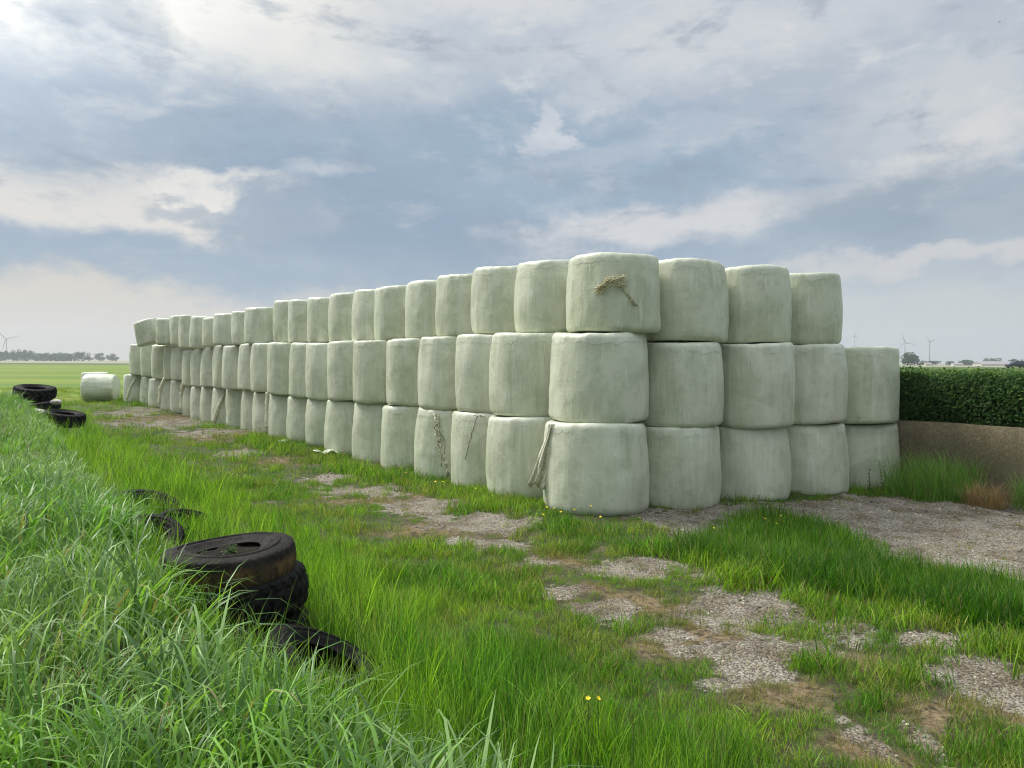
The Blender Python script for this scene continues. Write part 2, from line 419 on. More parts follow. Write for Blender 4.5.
def bale_mesh(name, r, h, seed, squash=0.0, low=0.0, nseg=72):
    rng = np.random.default_rng(seed)
    # profile: rounded shoulders, belly a little below the middle
    rc = (.055 + .035 * rng.random()) * (1.7 if low > .5 else 1.0)
    prof = []
    for q in np.linspace(0, PI / 2, 7): prof.append((1 - rc + rc * math.sin(q) , rc * (1 - math.cos(q))))
    rt = (.055 + .035 * rng.random())
    for zq in np.linspace(rc, h - rt, 15)[1:-1]: prof.append((1.0, zq))
    for q in np.linspace(PI / 2, 0, 8): prof.append((1 - rt + rt * math.sin(q), h - rt * (1 - math.cos(q))))
    pr = np.array([p[0] for p in prof]); pz = np.array([p[1] for p in prof])
    zc = (pz / h - rng.uniform(.30, .55)) * 2
    bul = 1 - rng.uniform(.015, .055) * np.abs(zc) ** 2.2 - rng.uniform(0, .03) * np.clip(zc, 0, 2)
    TH = np.linspace(0, 2 * PI, nseg, endpoint=False)
    ph = rng.random(6) * 6.28
    V = []; LOW = []; HF = []
    tilt = (rng.random(2) - .5) * .03
    for i in range(len(pr)):
        u = pz[i] / h
        lob = 1 + .014 * np.sin(2 * TH + ph[0]) + .010 * np.sin(3 * TH + ph[1] + u) + .006 * np.sin(5 * TH + ph[2] + 2 * u)
        n = fbm(TH * 3.2 + seed * 3.7, u * 3 + np.zeros(nseg) + seed, 3) - .5
        n = n * .5 + .5 * (fbm((2 * PI - TH) * 3.2 + seed * 1.3, u * 3 + np.zeros(nseg), 3) - .5)
        sh = np.exp(-((u - 1) / .13) ** 2) + np.exp(-(u / .13) ** 2)
        pleat = .010 * sh * np.sin(TH * 17 + ph[3] + 3 * np.sin(TH * 3 + ph[4]))
        rr = r * pr[i] * bul[i] * lob * (1 + .08 * n) + r * pleat * (pr[i] > .5)
        zz = pz[i] + .012 * np.sin(TH * 2 + ph[5]) * sh + .02 * n * sh
        zz = zz + (tilt[0] * np.cos(TH) + tilt[1] * np.sin(TH)) * u * r
        for a_, r_, z_ in zip(TH, rr, zz):
            V.append((r_ * math.cos(a_), r_ * math.sin(a_), z_)); LOW.append(low * (1 - u)); HF.append(u)
    nr = len(pr)
    V.append((0, 0, .01)); LOW.append(low); HF.append(0); V.append((0, 0, h + .004)); LOW.append(0); HF.append(1)
    Fc = []
    for i in range(nr - 1):
        for q in range(nseg):
            Fc.append((i * nseg + q, i * nseg + (q + 1) % nseg, (i + 1) * nseg + (q + 1) % nseg, (i + 1) * nseg + q))
    c0 = nr * nseg
    for q in range(nseg):
        Fc.append((c0, (q + 1) % nseg, q)); Fc.append((c0 + 1, (nr - 1) * nseg + q, (nr - 1) * nseg + (q + 1) % nseg))
    me = bpy.data.meshes.new(name); me.from_pydata(V, [], Fc); me.update()
    me.polygons.foreach_set('use_smooth', [True] * len(me.polygons))
    at = me.attributes.new('low', 'FLOAT', 'POINT'); at.data.foreach_set('value', np.array(LOW, np.float32))
    at = me.attributes.new('hf', 'FLOAT', 'POINT'); at.data.foreach_set('value', np.array(HF, np.float32))
    me.materials.append(M_FILM)
    return me
ORD = ['', 'second', 'third', 'fourth', 'fifth', 'sixth', 'seventh', 'eighth', 'ninth', 'tenth', 'eleventh', 'twelfth', 'thirteenth',
       'fourteenth', 'fifteenth', 'sixteenth', 'seventeenth', 'eighteenth', 'nineteenth', 'twentieth', 'twenty-first', 'twenty-second']
TIER = {'b': 'bottom layer', 'm': 'middle layer', 't': 'top layer'}
SPECIAL = {('t', 'L', 0): 'top corner bale of the stack with frayed twine bundle on its face',
           ('b', 'L', 0): 'bottom corner bale, nearest of the stack, limp film tail hanging at its edge',
           ('m', 'L', 0): 'clean pale green bale between the top and bottom corner bales',
           ('b', 'L', 3): 'bottom bale of the long side with crinkled torn seam, fourth from the corner',
           ('b', 'L', 2): 'bottom bale of the long side with dark stitched seam, third from the corner',
           ('t', 'L', 19): 'leaning top bale at the far end of the stack, tilting outward',
           ('t', 'L', 11): 'lower wide top bale just beyond the step in the long roofline',
           ('b', 'L', 21): 'farthest bottom bale of the long side, with slanting film rope, beside fallen bales',
           ('m', 'R', 4): 'middle layer bale at the wall end of the short front, nothing on top',
           ('b', 'R', 4): 'bottom bale at the wall end of the short front, weed before it',
           ('t', 'R', 3): 'last top layer bale of the short front, above a lower shelf'}
BAL = {}
GB = 'wrapped silage bales in the long stack'
for (tier, side, i, bx, by, z0, z1) in BALES:
    seed = {'b': 100, 'm': 200, 't': 300}[tier] + i + (50 if side == 'R' else 0)
    h = z1 - z0
    if tier == 'b': z0 -= .035; h += .035
    me = bale_mesh('wrapped_bale', RAD[tier] * 1.0, h - .006, seed, low=.75 if tier == 'b' else .25)
    o = link(bpy.data.objects.new('wrapped_bale', me))
    o.location = (bx, by, z0 + .003); o.rotation_euler = (0, 0, RNG.random() * 6.28)
    if (tier, side, i) == ('t', 'L', 19):
        o.rotation_euler = Euler((R(2), R(-13), 0)); o.location.z += .05; o.location.x -= .10
    if (tier, side, i) in SPECIAL: lb = SPECIAL[(tier, side, i)]
    elif side == 'L': lb = f'pale green wrapped bale, {TIER[tier]} of the long side, {ORD[i]} from the corner'
    else: lb = f'pale green wrapped bale, {TIER[tier]} of the short front, {ORD[i]} from the corner'
    tag(o, lb, 'bale', GB); BAL[(tier, side, i)] = o

bpy.context.view_layer.update()
def on_bale(key, px, py, lift=.01):
    """the point of a bale's side lying in the direction of a photo pixel"""
    o = BAL[key]; r = RAD[key[0]] + lift
    u, v = ray(px, py); d = Vector((u, 1, v)); c = Vector((o.location.x, o.location.y))
    a_ = u * u + 1; b_ = -2 * (u * c.x + c.y); cc = c.length_squared - r * r
    disc = b_ * b_ - 4 * a_ * cc
    tt = (-b_ - math.sqrt(disc)) / (2 * a_) if disc > 0 else -b_ / (2 * a_)
    p = Vector((u * tt, tt, EYE + v * tt))
    if disc <= 0:
        q = Vector((p.x - c.x, p.y - c.y)).normalized() * r; p.x = c.x + q.x; p.y = c.y + q.y
    return p
def child_of(o, b):
    o.parent = b; o.matrix_parent_inverse = b.matrix_world.inverted()
    return o
def film_rope(key, pts, r0=.03, r1=.045, label=None):
    P = [on_bale(key, *p, lift=.004) for p in pts]
    Q = []
    for i in range(len(P) - 1):
        for q in np.linspace(0, 1, 7)[:-1]: Q.append(P[i].lerp(P[i + 1], q))
    Q.append(P[-1])
    rr = [(r0 + (r1 - r0) * i / len(Q)) * (.75 + .5 * random.random()) for i in range(len(Q))]
    V, Fc = tube(Q, rr, 7)
    V = [v + Vector((random.uniform(-1, 1), random.uniform(-1, 1), random.uniform(-1, 1))) * .008 for v in V]
    o = mesh_obj('film_tail', V, Fc, M_TAIL); return child_of(o, BAL[key])
film_rope(('b', 'L', 21), [(137, 376), (131, 386), (127, 399)], .05, .07)
film_rope(('b', 'L', 18), [(165, 378), (161, 388), (158, 404)], .06, .09)
film_rope(('b', 'L', 16), [(184, 382), (179, 394), (175, 410)], .07, .10)
film_rope(('b', 'L', 13), [(225, 392), (219, 406), (214, 422)], .03, .10)
film_rope(('b', 'L', 9), [(266, 392), (260, 404), (254, 416), (251, 428)], .045, .07)
# hanging cloth-like tail by the corner: several folds side by side
V = []; Fc = []; NU, NV = 26, 16
for j in range(NV):
    s_ = j / (NV - 1)
    for i in range(NU):
        f = i / (NU - 1)
        px = 552 - 6 * s_ - 9 * s_ * s_ + (f - .5) * (7 + 13 * s_) + .6 * math.sin(s_ * 9 + f * 3)
        py = 424 + 60 * s_ + (6 * f + 2.5 * math.sin(f * 11)) * s_
        d_ = 9.74 + .15 * s_ + .035 * (.3 + s_) * math.sin(f * 15 + 1.5 * math.sin(s_ * 4)) + .012 * math.sin(f * 37 + s_ * 6)
        u, v = ray(px, py); V.append(Vector((u * d_, d_, EYE + v * d_)))
for j in range(NV - 1):
    for i in range(NU - 1): Fc.append((j * NU + i, j * NU + i + 1, (j + 1) * NU + i + 1, (j + 1) * NU + i))
tl = mesh_obj('film_tail', V, Fc, M_TAIL); so_ = tl.modifiers.new('thick', 'SOLIDIFY'); so_.thickness = .006
child_of(tl, BAL[('b', 'L', 0)])
def seam(key, pts, w=.010, mat=None, n=1, jit=.02):
    parts = []
    for q in range(n):
        P = [on_bale(key, px + random.uniform(-1, 1) * (n > 1) * 4, py, .002) for px, py in pts]
        Q = []
        for i in range(len(P) - 1):
            for f in np.linspace(0, 1, 8)[:-1]: Q.append(P[i].lerp(P[i + 1], f) + Vector((random.uniform(-jit, jit), random.uniform(-jit, jit) * .3, random.uniform(-jit, jit))))
        parts.append(tube(Q, [w * (.5 + random.random()) for _ in Q], 5))
    V, Fc = merge(parts)
    return child_of(mesh_obj('wrap_seam', V, Fc, mat or M_SEAM), BAL[key])
seam(('b', 'L', 2), [(482, 415), (477, 417), (473, 430), (468, 447), (465, 462)], .006, M_SEAM, 1, .010)
seam(('b', 'L', 2), [(474, 416), (480, 416), (486, 417)], .006, M_SEAM, 1, .01)
seam(('b', 'L', 3), [(437, 414), (436, 430), (440, 445), (443, 462), (447, 478)], .011, M_TAIL, 4, .02)
seam(('b', 'L', 3), [(438, 416), (439, 430), (445, 440), (444, 455), (442, 468)], .004, M_SEAM, 2, .02)
seam(('m', 'R', 4), [(866, 378), (862, 400), (860, 422)], .004, M_TAIL, 6, .015)
# frayed twine on the face of the top corner bale
parts = []
kk = ('t', 'L', 0)
for q in range(34):
    s0 = random.random()
    a_ = on_bale(kk, 594 + 8 * random.random(), 290 + random.uniform(-3, 5), .02 + .03 * random.random())
    b_ = on_bale(kk, 606 + 6 * random.random(), 281 + random.uniform(-3, 3), .05 + .05 * random.random())
    c_ = on_bale(kk, 620 + 9 * random.random(), 278 + random.uniform(-3, 8), .02 + .05 * random.random())
    pts = [a_.lerp(b_, f) for f in np.linspace(0, 1, 5)[:-1]] + [b_.lerp(c_, f) for f in np.linspace(0, 1, 6)]
    pts = [p + Vector((random.uniform(-1, 1), random.uniform(-1, 1), random.uniform(-1, 1))) * .020 for p in pts]
    parts.append(tube(pts, [.0042] * len(pts), 4))
for q in range(5):
    pts = [on_bale(kk, 618 + f * (16 + q), 284 + f * 18 + 4 * f * f + random.uniform(-1, 1), .015) for f in np.linspace(0, 1, 8)]
    parts.append(tube(pts, [.0035] * 8, 4))
V, Fc = merge(parts)
child_of(mesh_obj('twine_bundle', V, Fc, M_TWINE), BAL[kk])

# two bales lying loose beyond the far end
def loose_bale(px, py, d, r, h, rot, seed, label):
    me = bale_mesh('wrapped_bale', r, h, seed, low=.2)
    me.transform(Matrix.Translation((0, 0, -h / 2)))
    o = link(bpy.data.objects.new('wrapped_bale', me))
    u, v = ray(px, py); o.location = (u * d, d, gz(u * d, d) + r * .97); o.rotation_euler = rot
    tag(o, label, 'bale', 'loose silage bales at the far end'); return o
loose_bale(101, 386, 33.5, .62, 1.25, Euler((0, R(90), R(8)), 'XYZ'), 901, 'rounded pale bale lying on its side in the grass beyond the far end')
o = loose_bale(95, 386, 36.2, .60, 1.25, Euler((0, 0, 0)), 902, 'pale bale standing half hidden behind the bale lying on its side')
o.location.z = gz(o.location.x, o.location.y) + .62

# scraps of torn film at the foot
def scrap(px, py, w, label):
    x, y = on_ground(px, py, -.03); bm = bmesh.new()
    bmesh.ops.create_grid(bm, x_segments=9, y_segments=6, size=.5)
    for v in bm.verts:
        v.co.x *= w; v.co.y *= w * .55
        v.co.z = .05 * w * math.sin(v.co.x * 9 / w + 2 * v.co.y) + random.uniform(-.02, .05) * w * 1.5
        v.co.x += random.uniform(-.05, .05) * w; v.co.y += random.uniform(-.05, .05) * w
    bmesh.ops.solidify(bm, geom=bm.faces[:], thickness=.004)
    o = bm_obj('film_scrap', bm, M_FILM, smooth=True); o.location = (x, y, gz(x, y) + .05 + .05 * w); o.rotation_euler.z = random.random() * 3
    return tag(o, label, 'plastic scrap', 'scraps of torn bale film')
scrap(327, 452, .55, 'crumpled whitish film scrap on the grass at the foot of the long side')
scrap(283, 441, .30, 'small whitish film scrap on the grass nearer the far end')
scrap(117, 401, .5, 'whitish film scrap lying by the end of the fallen bale')
# ------------------------------------------------------------------ old tyres along the bank
def rubber(name, col, dust, amt, worn=False):
    m, k, out = material(name)
    tc = k.new('ShaderNodeTexCoord').outputs['Object']
    n = k.noise(tc, 7, 5, .65); n2 = k.noise(tc, 40, 4, .7)
    c = k.mix(k.smooth(n, .42, .66, 0, amt), col, dust)
    if worn:
        x, y, z = k.sep(tc)
        a = k.math('ARCTAN2', y, x)
        fib = k.noise(k.comb(k.math('MULTIPLY', x, 20.0), k.math('MULTIPLY', y, 20.0), k.math('MULTIPLY', z, 2.5)), 1.6, 5, .7)
        out_r = k.smooth(k.vec('LENGTH', k.comb(x, y, 0.0)), .345, .375)
        band = k.math('MULTIPLY', k.math('MULTIPLY', k.smooth(z, -.11, -.06), k.smooth(k.math('ADD', z, k.math('MULTIPLY', fib, .10)), .105, .06)), out_r)
        big = k.smooth(k.noise(tc, 4.5, 3), .38, .55)
        c = k.mix(k.math('MULTIPLY', k.math('MULTIPLY', band, k.math('ADD', .35, k.math('MULTIPLY', big, .65))), k.smooth(fib, .36, .56, .25, 1.0)), c, (.105, .065, .028))
    principled(k, out, c, k.smooth(n2, .3, .7, .62, .85), .12, k.bump(k.math('ADD', n2, n), .5, .012))
    return m
M_RUB = rubber('old_rubber', (.0045, .0045, .0045), (.014, .013, .011), .5)
M_RUBW = rubber('weathered_rubber', (.008, .0075, .007), (.028, .024, .019), .7, True)
def tyre_mesh(Ro, Ri, W, lug=.018, nl=36, mat=None, style='block', seed=0, wob=.01):
    rng = np.random.default_rng(seed)
    hw = W / 2; T = Ro - Ri
    P = []                                     # closed cross-section (radius, z, tread weight)
    for q in np.linspace(-1, 1, 13): P.append((Ro - .035 * W * q * q * 2, q * hw * .86, 1.0))
    P += [(Ro - .12 * T, hw * .96, .55), (Ro - .26 * T, hw * 1.02, .12), (Ro - .40 * T, hw * 1.04, 0), (Ro - .44 * T, hw * 1.04 + .009, 0), (Ro - .50 * T, hw * 1.04 + .009, 0), (Ro - .54 * T, hw * 1.03, 0), (Ro - .65 * T, hw * 1.0, 0), (Ro - .70 * T, hw * .99 + .006, 0), (Ro - .76 * T, hw * .95 + .004, 0), (Ro - .82 * T, hw * .9, 0), (Ri + .02, hw * .80, 0), (Ri, hw * .74, 0),
          (Ri + .004, hw * .64, 0), (Ri + .05, hw * .70, 0), (Ro - .5 * T, hw * .86, 0), (Ro - .2 * T, hw * .78, 0), (Ro - .13 * T, hw * .4, 0)]
    P += [(r, -z, w) for r, z, w in reversed(P[13:]) ]
    nth = nl * 6; V = []; Fc = []
    n = len(P)
    ph = rng.random(4) * 6.28
    for i in range(nth):
        th = 2 * PI * i / nth
        for (r, z, w) in P:
            zz = z / hw
            if style == 'block':
                f = (i / 6 + (.5 if zz > 0 else 0) + .35 * abs(zz)) % 1
                d = 1 if .30 < f < 1.0 else 0
                if abs(abs(zz) - .42) < .07: d = 0
            elif style == 'chevron':
                f = (i / 6 + .9 * abs(zz) + (.5 if zz > 0 else 0)) % 1
                d = 1 if f > .55 else 0
            else: d = .5 + .3 * math.sin(th * 40 + 9 * zz)
            dr = lug * w * d
            k_ = 1 + wob * math.sin(2 * th + ph[0]) + wob * .5 * math.sin(3 * th + ph[1])
            V.append(((r + dr) * k_ * math.cos(th), (r + dr) * k_ * math.sin(th), z + wob * .8 * math.sin(2 * th + ph[2])))
    for i in range(nth):
        for j in range(n):
            a_ = i * n + j; b_ = i * n + (j + 1) % n; c_ = ((i + 1) % nth) * n + (j + 1) % n; d_ = ((i + 1) % nth) * n + j
            Fc.append((a_, d_, c_, b_))
    me = bpy.data.meshes.new('tyre'); me.from_pydata(V, [], Fc); me.update()
    me.polygons.foreach_set('use_smooth', [True] * len(me.polygons)); me.set_sharp_from_angle(angle=R(38))
    me.materials.append(mat or M_RUB); return me
TYRES = []
def tyre(me, x, y, z, rot, label, rad=.45, group='old tyres along the bank'):
    o = link(bpy.data.objects.new('tyre', me)); o.location = (x, y, z); o.rotation_euler = rot
    tag(o, label, 'tyre', group); TYRES.append((x, y, rad)); return o
SX, SY = -1.86, 5.08
tm_w = tyre_mesh(.425, .20, .205, .004, 40, M_RUBW, 'worn', 1, .012)
tm_a = tyre_mesh(.475, .26, .25, .013, 34, M_RUB, 'block', 2)
tm_b = tyre_mesh(.46, .25, .24, .011, 36, M_RUB, 'block', 3)
tm_c = tyre_mesh(.50, .27, .30, .030, 20, M_RUB, 'chevron', 4)
tm_s2 = tyre_mesh(.37, .20, .24, .012, 40, M_RUB, 'worn', 6)
tm_s = tyre_mesh(.33, .19, .20, .010, 44, M_RUB, 'block', 5)
top_tyre = tyre(tm_w, SX, SY, .545, (R(-1), R(-3), .4), 'brown weathered bald tyre on top of the tyre pile in the grass')
V = [(0, 0, .058)]; Fc = []
for r_ in range(1, 7):
    for q in range(28):
        a_ = q / 28 * 2 * PI; rr_ = .235 * r_ / 6
        V.append((rr_ * math.cos(a_), rr_ * math.sin(a_), .058 + .045 * (float(fbm(np.array(math.cos(a_) * rr_ * 18 + 5), np.array(math.sin(a_) * rr_ * 18), 3)) - .5)))
for q in range(28): Fc.append((0, 1 + q, 1 + (q + 1) % 28))
for r_ in range(5):
    for q in range(28): Fc.append((1 + r_ * 28 + q, 1 + (r_ + 1) * 28 + q, 1 + (r_ + 1) * 28 + (q + 1) % 28, 1 + r_ * 28 + (q + 1) % 28))
mesh_obj('soil_fill', V, Fc, plain('wet_soil', (.012, .010, .007), .9, .1, var=.5, scale=30), top_tyre)
tyre(tm_a, SX + .02, SY + .01, .322, (R(-5), R(-4), 1.1), 'black lugged tyre directly under the brown weathered tyre')
tyre(tm_b, SX + .05, SY - .02, .085, (R(2), R(-6), 2.0), 'black tyre at the bottom of the pile, mostly below the two upper ones')
tyre(tm_s, SX + .40, SY - .20, -.005 + .06, (R(-8), R(16), .3), 'smaller smooth black tyre wedged beside the foot of the tyre pile', .3)
tyre(tm_s2, -1.10, 4.44, .06, (R(16), R(20), .8), 'half sunken black tyre in front of the tyre pile, veiled by grass blades', .34)
def at(px, py, d): u, v = ray(px, py); return u * d, d, EYE + v * d
x, y, z = at(142, 482, 9.0); tyre(tm_b, x, y, z - .40, (R(18), R(12), .3), 'black tyre sunk in tall grass, upper one between the pile and far heap', .05)
x, y, z = at(146, 527, 7.1); tyre(tm_s, x, y, z - .15, (R(24), R(-12), .8), 'small black tyre tilted among nettles, behind the tyre pile', .24)
x, y, z = at(176, 532, 6.9); tyre(tm_b, x, y, z - .27, (R(8), R(14), 1.9), 'black tyre under nettle leaves just behind the tyre pile', .26)
x, y, z = at(186, 500, 8.2); tyre(tm_s, x, y, z - .32, (R(10), R(14), .1), 'black tyre nearly buried in grass, only its edge showing', .02)
x, y, z = at(35, 395, 21.5); tyre(tm_c, x, y, z + .08, (R(3), R(9), R(-22)), 'lugged black tyre lying highest on the far tyre heap', .4)
x, y, z = at(41, 404, 21.0); tyre(tm_b, x, y, z - .07, (R(2), R(-8), .5), 'black tyre lying under the highest lugged tyre of the far heap', .4)
x, y, z = at(62, 416, 19.0); tyre(tm_c, x, y, z - .05, (R(3), R(9), .2), 'wide black tyre lying flat, nearest of the far tyre heap', .5)
M_STONE = plain('pale_concrete', (.40, .38, .34), .9, .2, var=.3, scale=9)
def lump(px, py, d, s, label):
    x, y, z = at(px, py, d); bm = bmesh.new(); bmesh.ops.create_icosphere(bm, subdivisions=3, radius=s)
    for v in bm.verts:
        q = v.co.normalized(); v.co = Vector((q.x * s * 1.3, q.y * s, q.z * s * .7)) * (1 + .35 * (float(fbm(np.array(q.x * 2 + d), np.array(q.y * 2 + q.z), 3)) - .5))
    o = bm_obj('concrete_lump', bm, M_STONE); o.location = (x, y, z); return tag(o, label, 'stone', 'pale lumps by the far tyres')
lump(36, 413, 18.6, .16, 'pale concrete lump between the two parts of the far tyre heap')
lump(56, 402, 20.2, .11, 'small pale concrete lump to the field side of the far tyre heap')

# ------------------------------------------------------------------ silage clamp wall with the earth fill behind it
WS = 12.43
m, k, out = material('aggregate_concrete')
tc = k.new('ShaderNodeTexCoord').outputs['Object']
n1 = k.noise(tc, 2.2, 5, .65); n2 = k.noise(tc, 26, 4, .7); v1 = k.vor(tc, 70, out='Color'); n3 = k.noise(k.vec('MULTIPLY', tc, (1, 1, .2)), 5, 4, .6)
c = k.mix(k.smooth(n1, .35, .65), (.165, .138, .088), (.245, .208, .138))
c = k.mix(k.smooth(n2, .40, .68), k.mix(1, c, (.72, .70, .66), 'MULTIPLY'), c)
c = k.mix(k.smooth(k.sep(v1)[0], .93, .98, 0, .5), c, (.30, .27, .21))
c = k.mix(k.smooth(k.sep(v1)[1], .10, .04, 0, .7), c, (.06, .05, .035))
c = k.mix(k.smooth(n3, .56, .72, 0, .5), c, (.085, .085, .045))
c = k.mix(k.smooth(k.noise(tc, 1.1, 5, .7), .50, .66, 0, .6), c, (.10, .095, .055))
principled(k, out, c, .9, .2, k.bump(k.math('ADD', n2, k.math('MULTIPLY', k.sep(v1)[0], .6)), .7, .012))
M_WALL = m
bm = bmesh.new()
tv = np.linspace(-7, 45, 105); prof = [(WS, -.6), (WS, .25), (WS + .01, .6), (WS + .02, .93), (WS + .03, .945), (WS + .20, .95), (WS + .23, .93), (WS + .23, -.6)]
grid = []
for t in tv:
    row = []
    for s, z in prof:
        x, y = xy(t, s)
        j = .010 * (fbm(np.array(t * 3.), np.array(z * 3.), 3) - .5)
        row.append(bm.verts.new((x + E_S[0] * j, y + E_S[1] * j, z + (.03 * (float(fbm(np.array(t * 2.), np.array(s), 3)) - .5) if z > .9 else 0))))
    grid.append(row)
for i in range(len(tv) - 1):
    for j in range(len(prof) - 1): bm.faces.new((grid[i][j], grid[i][j + 1], grid[i + 1][j + 1], grid[i + 1][j]))
bm.faces.new(grid[0][::-1]); bm.faces.new(grid[-1])
w = bm_obj('concrete_wall', bm, M_WALL, smooth=True); w.data.set_sharp_from_angle(angle=R(35))
tag(w, 'low brown aggregate concrete wall running under the dark green hedge', 'wall')
M_EARTH = plain('dark_earth', (.05, .042, .026), .95, .1, var=.3, scale=6)
V = []; Fc = []
prof = [(WS + .24, -.5), (WS + .24, .90), (WS + 1.2, 1.0), (WS + 4.2, .95), (WS + 7.5, -.5)]
for t in np.linspace(-7, 45, 53):
    for s, z in prof: x, y = xy(t, s); V.append((x, y, z))
n = len(prof)
for i in range(52):
    for j in range(n - 1): Fc.append((i * n + j, i * n + j + 1, (i + 1) * n + j + 1, (i + 1) * n + j))
Fc.append(tuple(range(n))); Fc.append(tuple(52 * n + j for j in reversed(range(n))))
o = mesh_obj('earth_bank', V, Fc, M_EARTH, smooth=False); tag(o, kind='structure')

def leaf_mat(name, rough=.45, trans=.3, spec=.35):
    m, k, out = material(name)
    r = k.attr('lr'); g = k.attr('lg')
    c = k.mix(r, (.012, .044, .009), (.040, .100, .016))
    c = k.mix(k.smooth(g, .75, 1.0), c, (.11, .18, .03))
    b = k.new('ShaderNodeBsdfPrincipled'); k.put(b.inputs['Base Color'], c); k.put(b.inputs['Roughness'], rough); k.put(b.inputs['Specular IOR Level'], spec)
    t = k.new('ShaderNodeBsdfTranslucent'); k.put(t.inputs[0], k.mix(1, c, (1.3, 1.5, .7), 'MULTIPLY'))
    mx = k.new('ShaderNodeMixShader'); mx.inputs[0].default_value = trans
    k.l.new(b.outputs[0], mx.inputs[1]); k.l.new(t.outputs[0], mx.inputs[2]); k.l.new(mx.outputs[0], out.inputs['Surface'])
    return m
M_LEAF = leaf_mat('hedge_leaves', .6, .3, .15)
def leaves_mesh(name, P, Nrm, size, mat, lr, lg, aspect=.55):
    """one bent four-cornered leaf per point; Nrm is the way it faces"""
    n = len(P); rng = np.random.default_rng(3)
    up = rng.normal(size=(n, 3)); up[:, 2] -= .6
    tx = np.cross(Nrm, up); tx /= np.linalg.norm(tx, axis=1)[:, None] + 1e-9
    ty = np.cross(Nrm, tx)
    s = size[:, None]
    base = P - ty * s * .5; tip = P + ty * s * .5 - Nrm * s * .16
    l = P + tx * s * aspect * .5 - Nrm * s * .08 - ty * s * .08; r = P - tx * s * aspect * .5 - Nrm * s * .08 - ty * s * .08
    mid = P + Nrm * s * .04
    V = np.stack([base, l, tip, r, mid], 1).reshape(-1, 3)
    o = np.arange(n)[:, None] * 5
    F3 = np.concatenate([o + np.array([[0, 1, 4]]), o + np.array([[1, 2, 4]]), o + np.array([[2, 3, 4]]), o + np.array([[3, 0, 4]])], 0)
    me = bpy.data.meshes.new(name)
    me.vertices.add(len(V)); me.vertices.foreach_set('co', V.astype(np.float32).ravel())
    me.loops.add(F3.size); me.loops.foreach_set('vertex_index', F3.astype(np.int32).ravel())
    me.polygons.add(len(F3)); me.polygons.foreach_set('loop_start', (np.arange(len(F3)) * 3).astype(np.int32)); me.polygons.foreach_set('loop_total', np.full(len(F3), 3, np.int32))
    me.update(calc_edges=True)
    for nm, val in (('lr', lr), ('lg', lg)):
        at_ = me.attributes.new(nm, 'FLOAT', 'POINT'); at_.data.foreach_set('value', np.repeat(val, 5).astype(np.float32))
    me.materials.append(mat); return me
# hedge: leaves through a bed 3 m deep, denser at its face and top
rng = np.random.default_rng(21)
def hedge_pts(n, face):
    t = rng.uniform(-3.5, 13, n)
    if face:
        z = .93 + .80 * rng.random(n) ** .9
        s = WS + .05 + .22 * (rng.random(n) ** 2) + .10 * ((z - 1.3) / .5) ** 2 - .10 * fbm(t * 2.2, z * 2.2, 3) + .02
        nr = np.stack([np.full(n, -E_S[0]), np.full(n, -E_S[1]), np.full(n, .55)], 1)
    else:
        s = WS + .15 + 2.9 * rng.random(n) ** 1.6
        z = 1.45 + .27 * fbm(t * 1.8, s * 1.8, 3) + .09 * rng.random(n) + .10 * rng.random(n) ** 6 + .04 * np.clip(s - WS, 0, 1)
        nr = np.stack([np.full(n, -E_S[0] * .3), np.full(n, -E_S[1] * .3), np.full(n, 1.0)], 1)
    x, y = xy(t, s)
    nr = nr + rng.normal(size=(n, 3)) * .55; nr /= np.linalg.norm(nr, axis=1)[:, None]
    return np.stack([x, y, z], 1), nr
A1, B1 = hedge_pts(44000, True); A2, B2 = hedge_pts(26000, False)
P_ = np.concatenate([A1, A2]); N_ = np.concatenate([B1, B2]); n = len(P_)
lr = np.clip(.55 * fbm(P_[:, 0] * 2 + P_[:, 1], P_[:, 2] * 2, 3) + .6 * rng.random(n) - .1, 0, 1)
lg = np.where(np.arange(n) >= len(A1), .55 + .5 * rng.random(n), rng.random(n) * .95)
hm = leaves_mesh('hedge', P_, N_, rng.uniform(.032, .075, n) , M_LEAF, lr, lg)
hd = link(bpy.data.objects.new('hedge', hm)); tag(hd, 'dense dark green leafy hedge growing along the top of the concrete wall', 'hedge')
V = []; Fc = []                                                     # solid dark core filling the hedge behind its leaves
prof = [(WS + .30, .92), (WS + .34, 1.48), (WS + .6, 1.56), (WS + 2.9, 1.58), (WS + 3.0, .92)]
for t in np.linspace(-3.4, 13, 60):
    for s, z in prof:
        x, y = xy(t, s + .05 * math.sin(t * 3)); V.append((x, y, z + .03 * math.sin(t * 5.3)))
for i in range(59):
    for j in range(4): Fc.append((i * 5 + j, i * 5 + j + 1, (i + 1) * 5 + j + 1, (i + 1) * 5 + j))
Fc.append((0, 1, 2, 3, 4)); Fc.append(tuple(59 * 5 + j for j in (4, 3, 2, 1, 0)))
mesh_obj('inner_core', V, Fc, plain('hedge_core', (.018, .026, .009), .95, .05, var=.4, scale=12), hd, smooth=False)

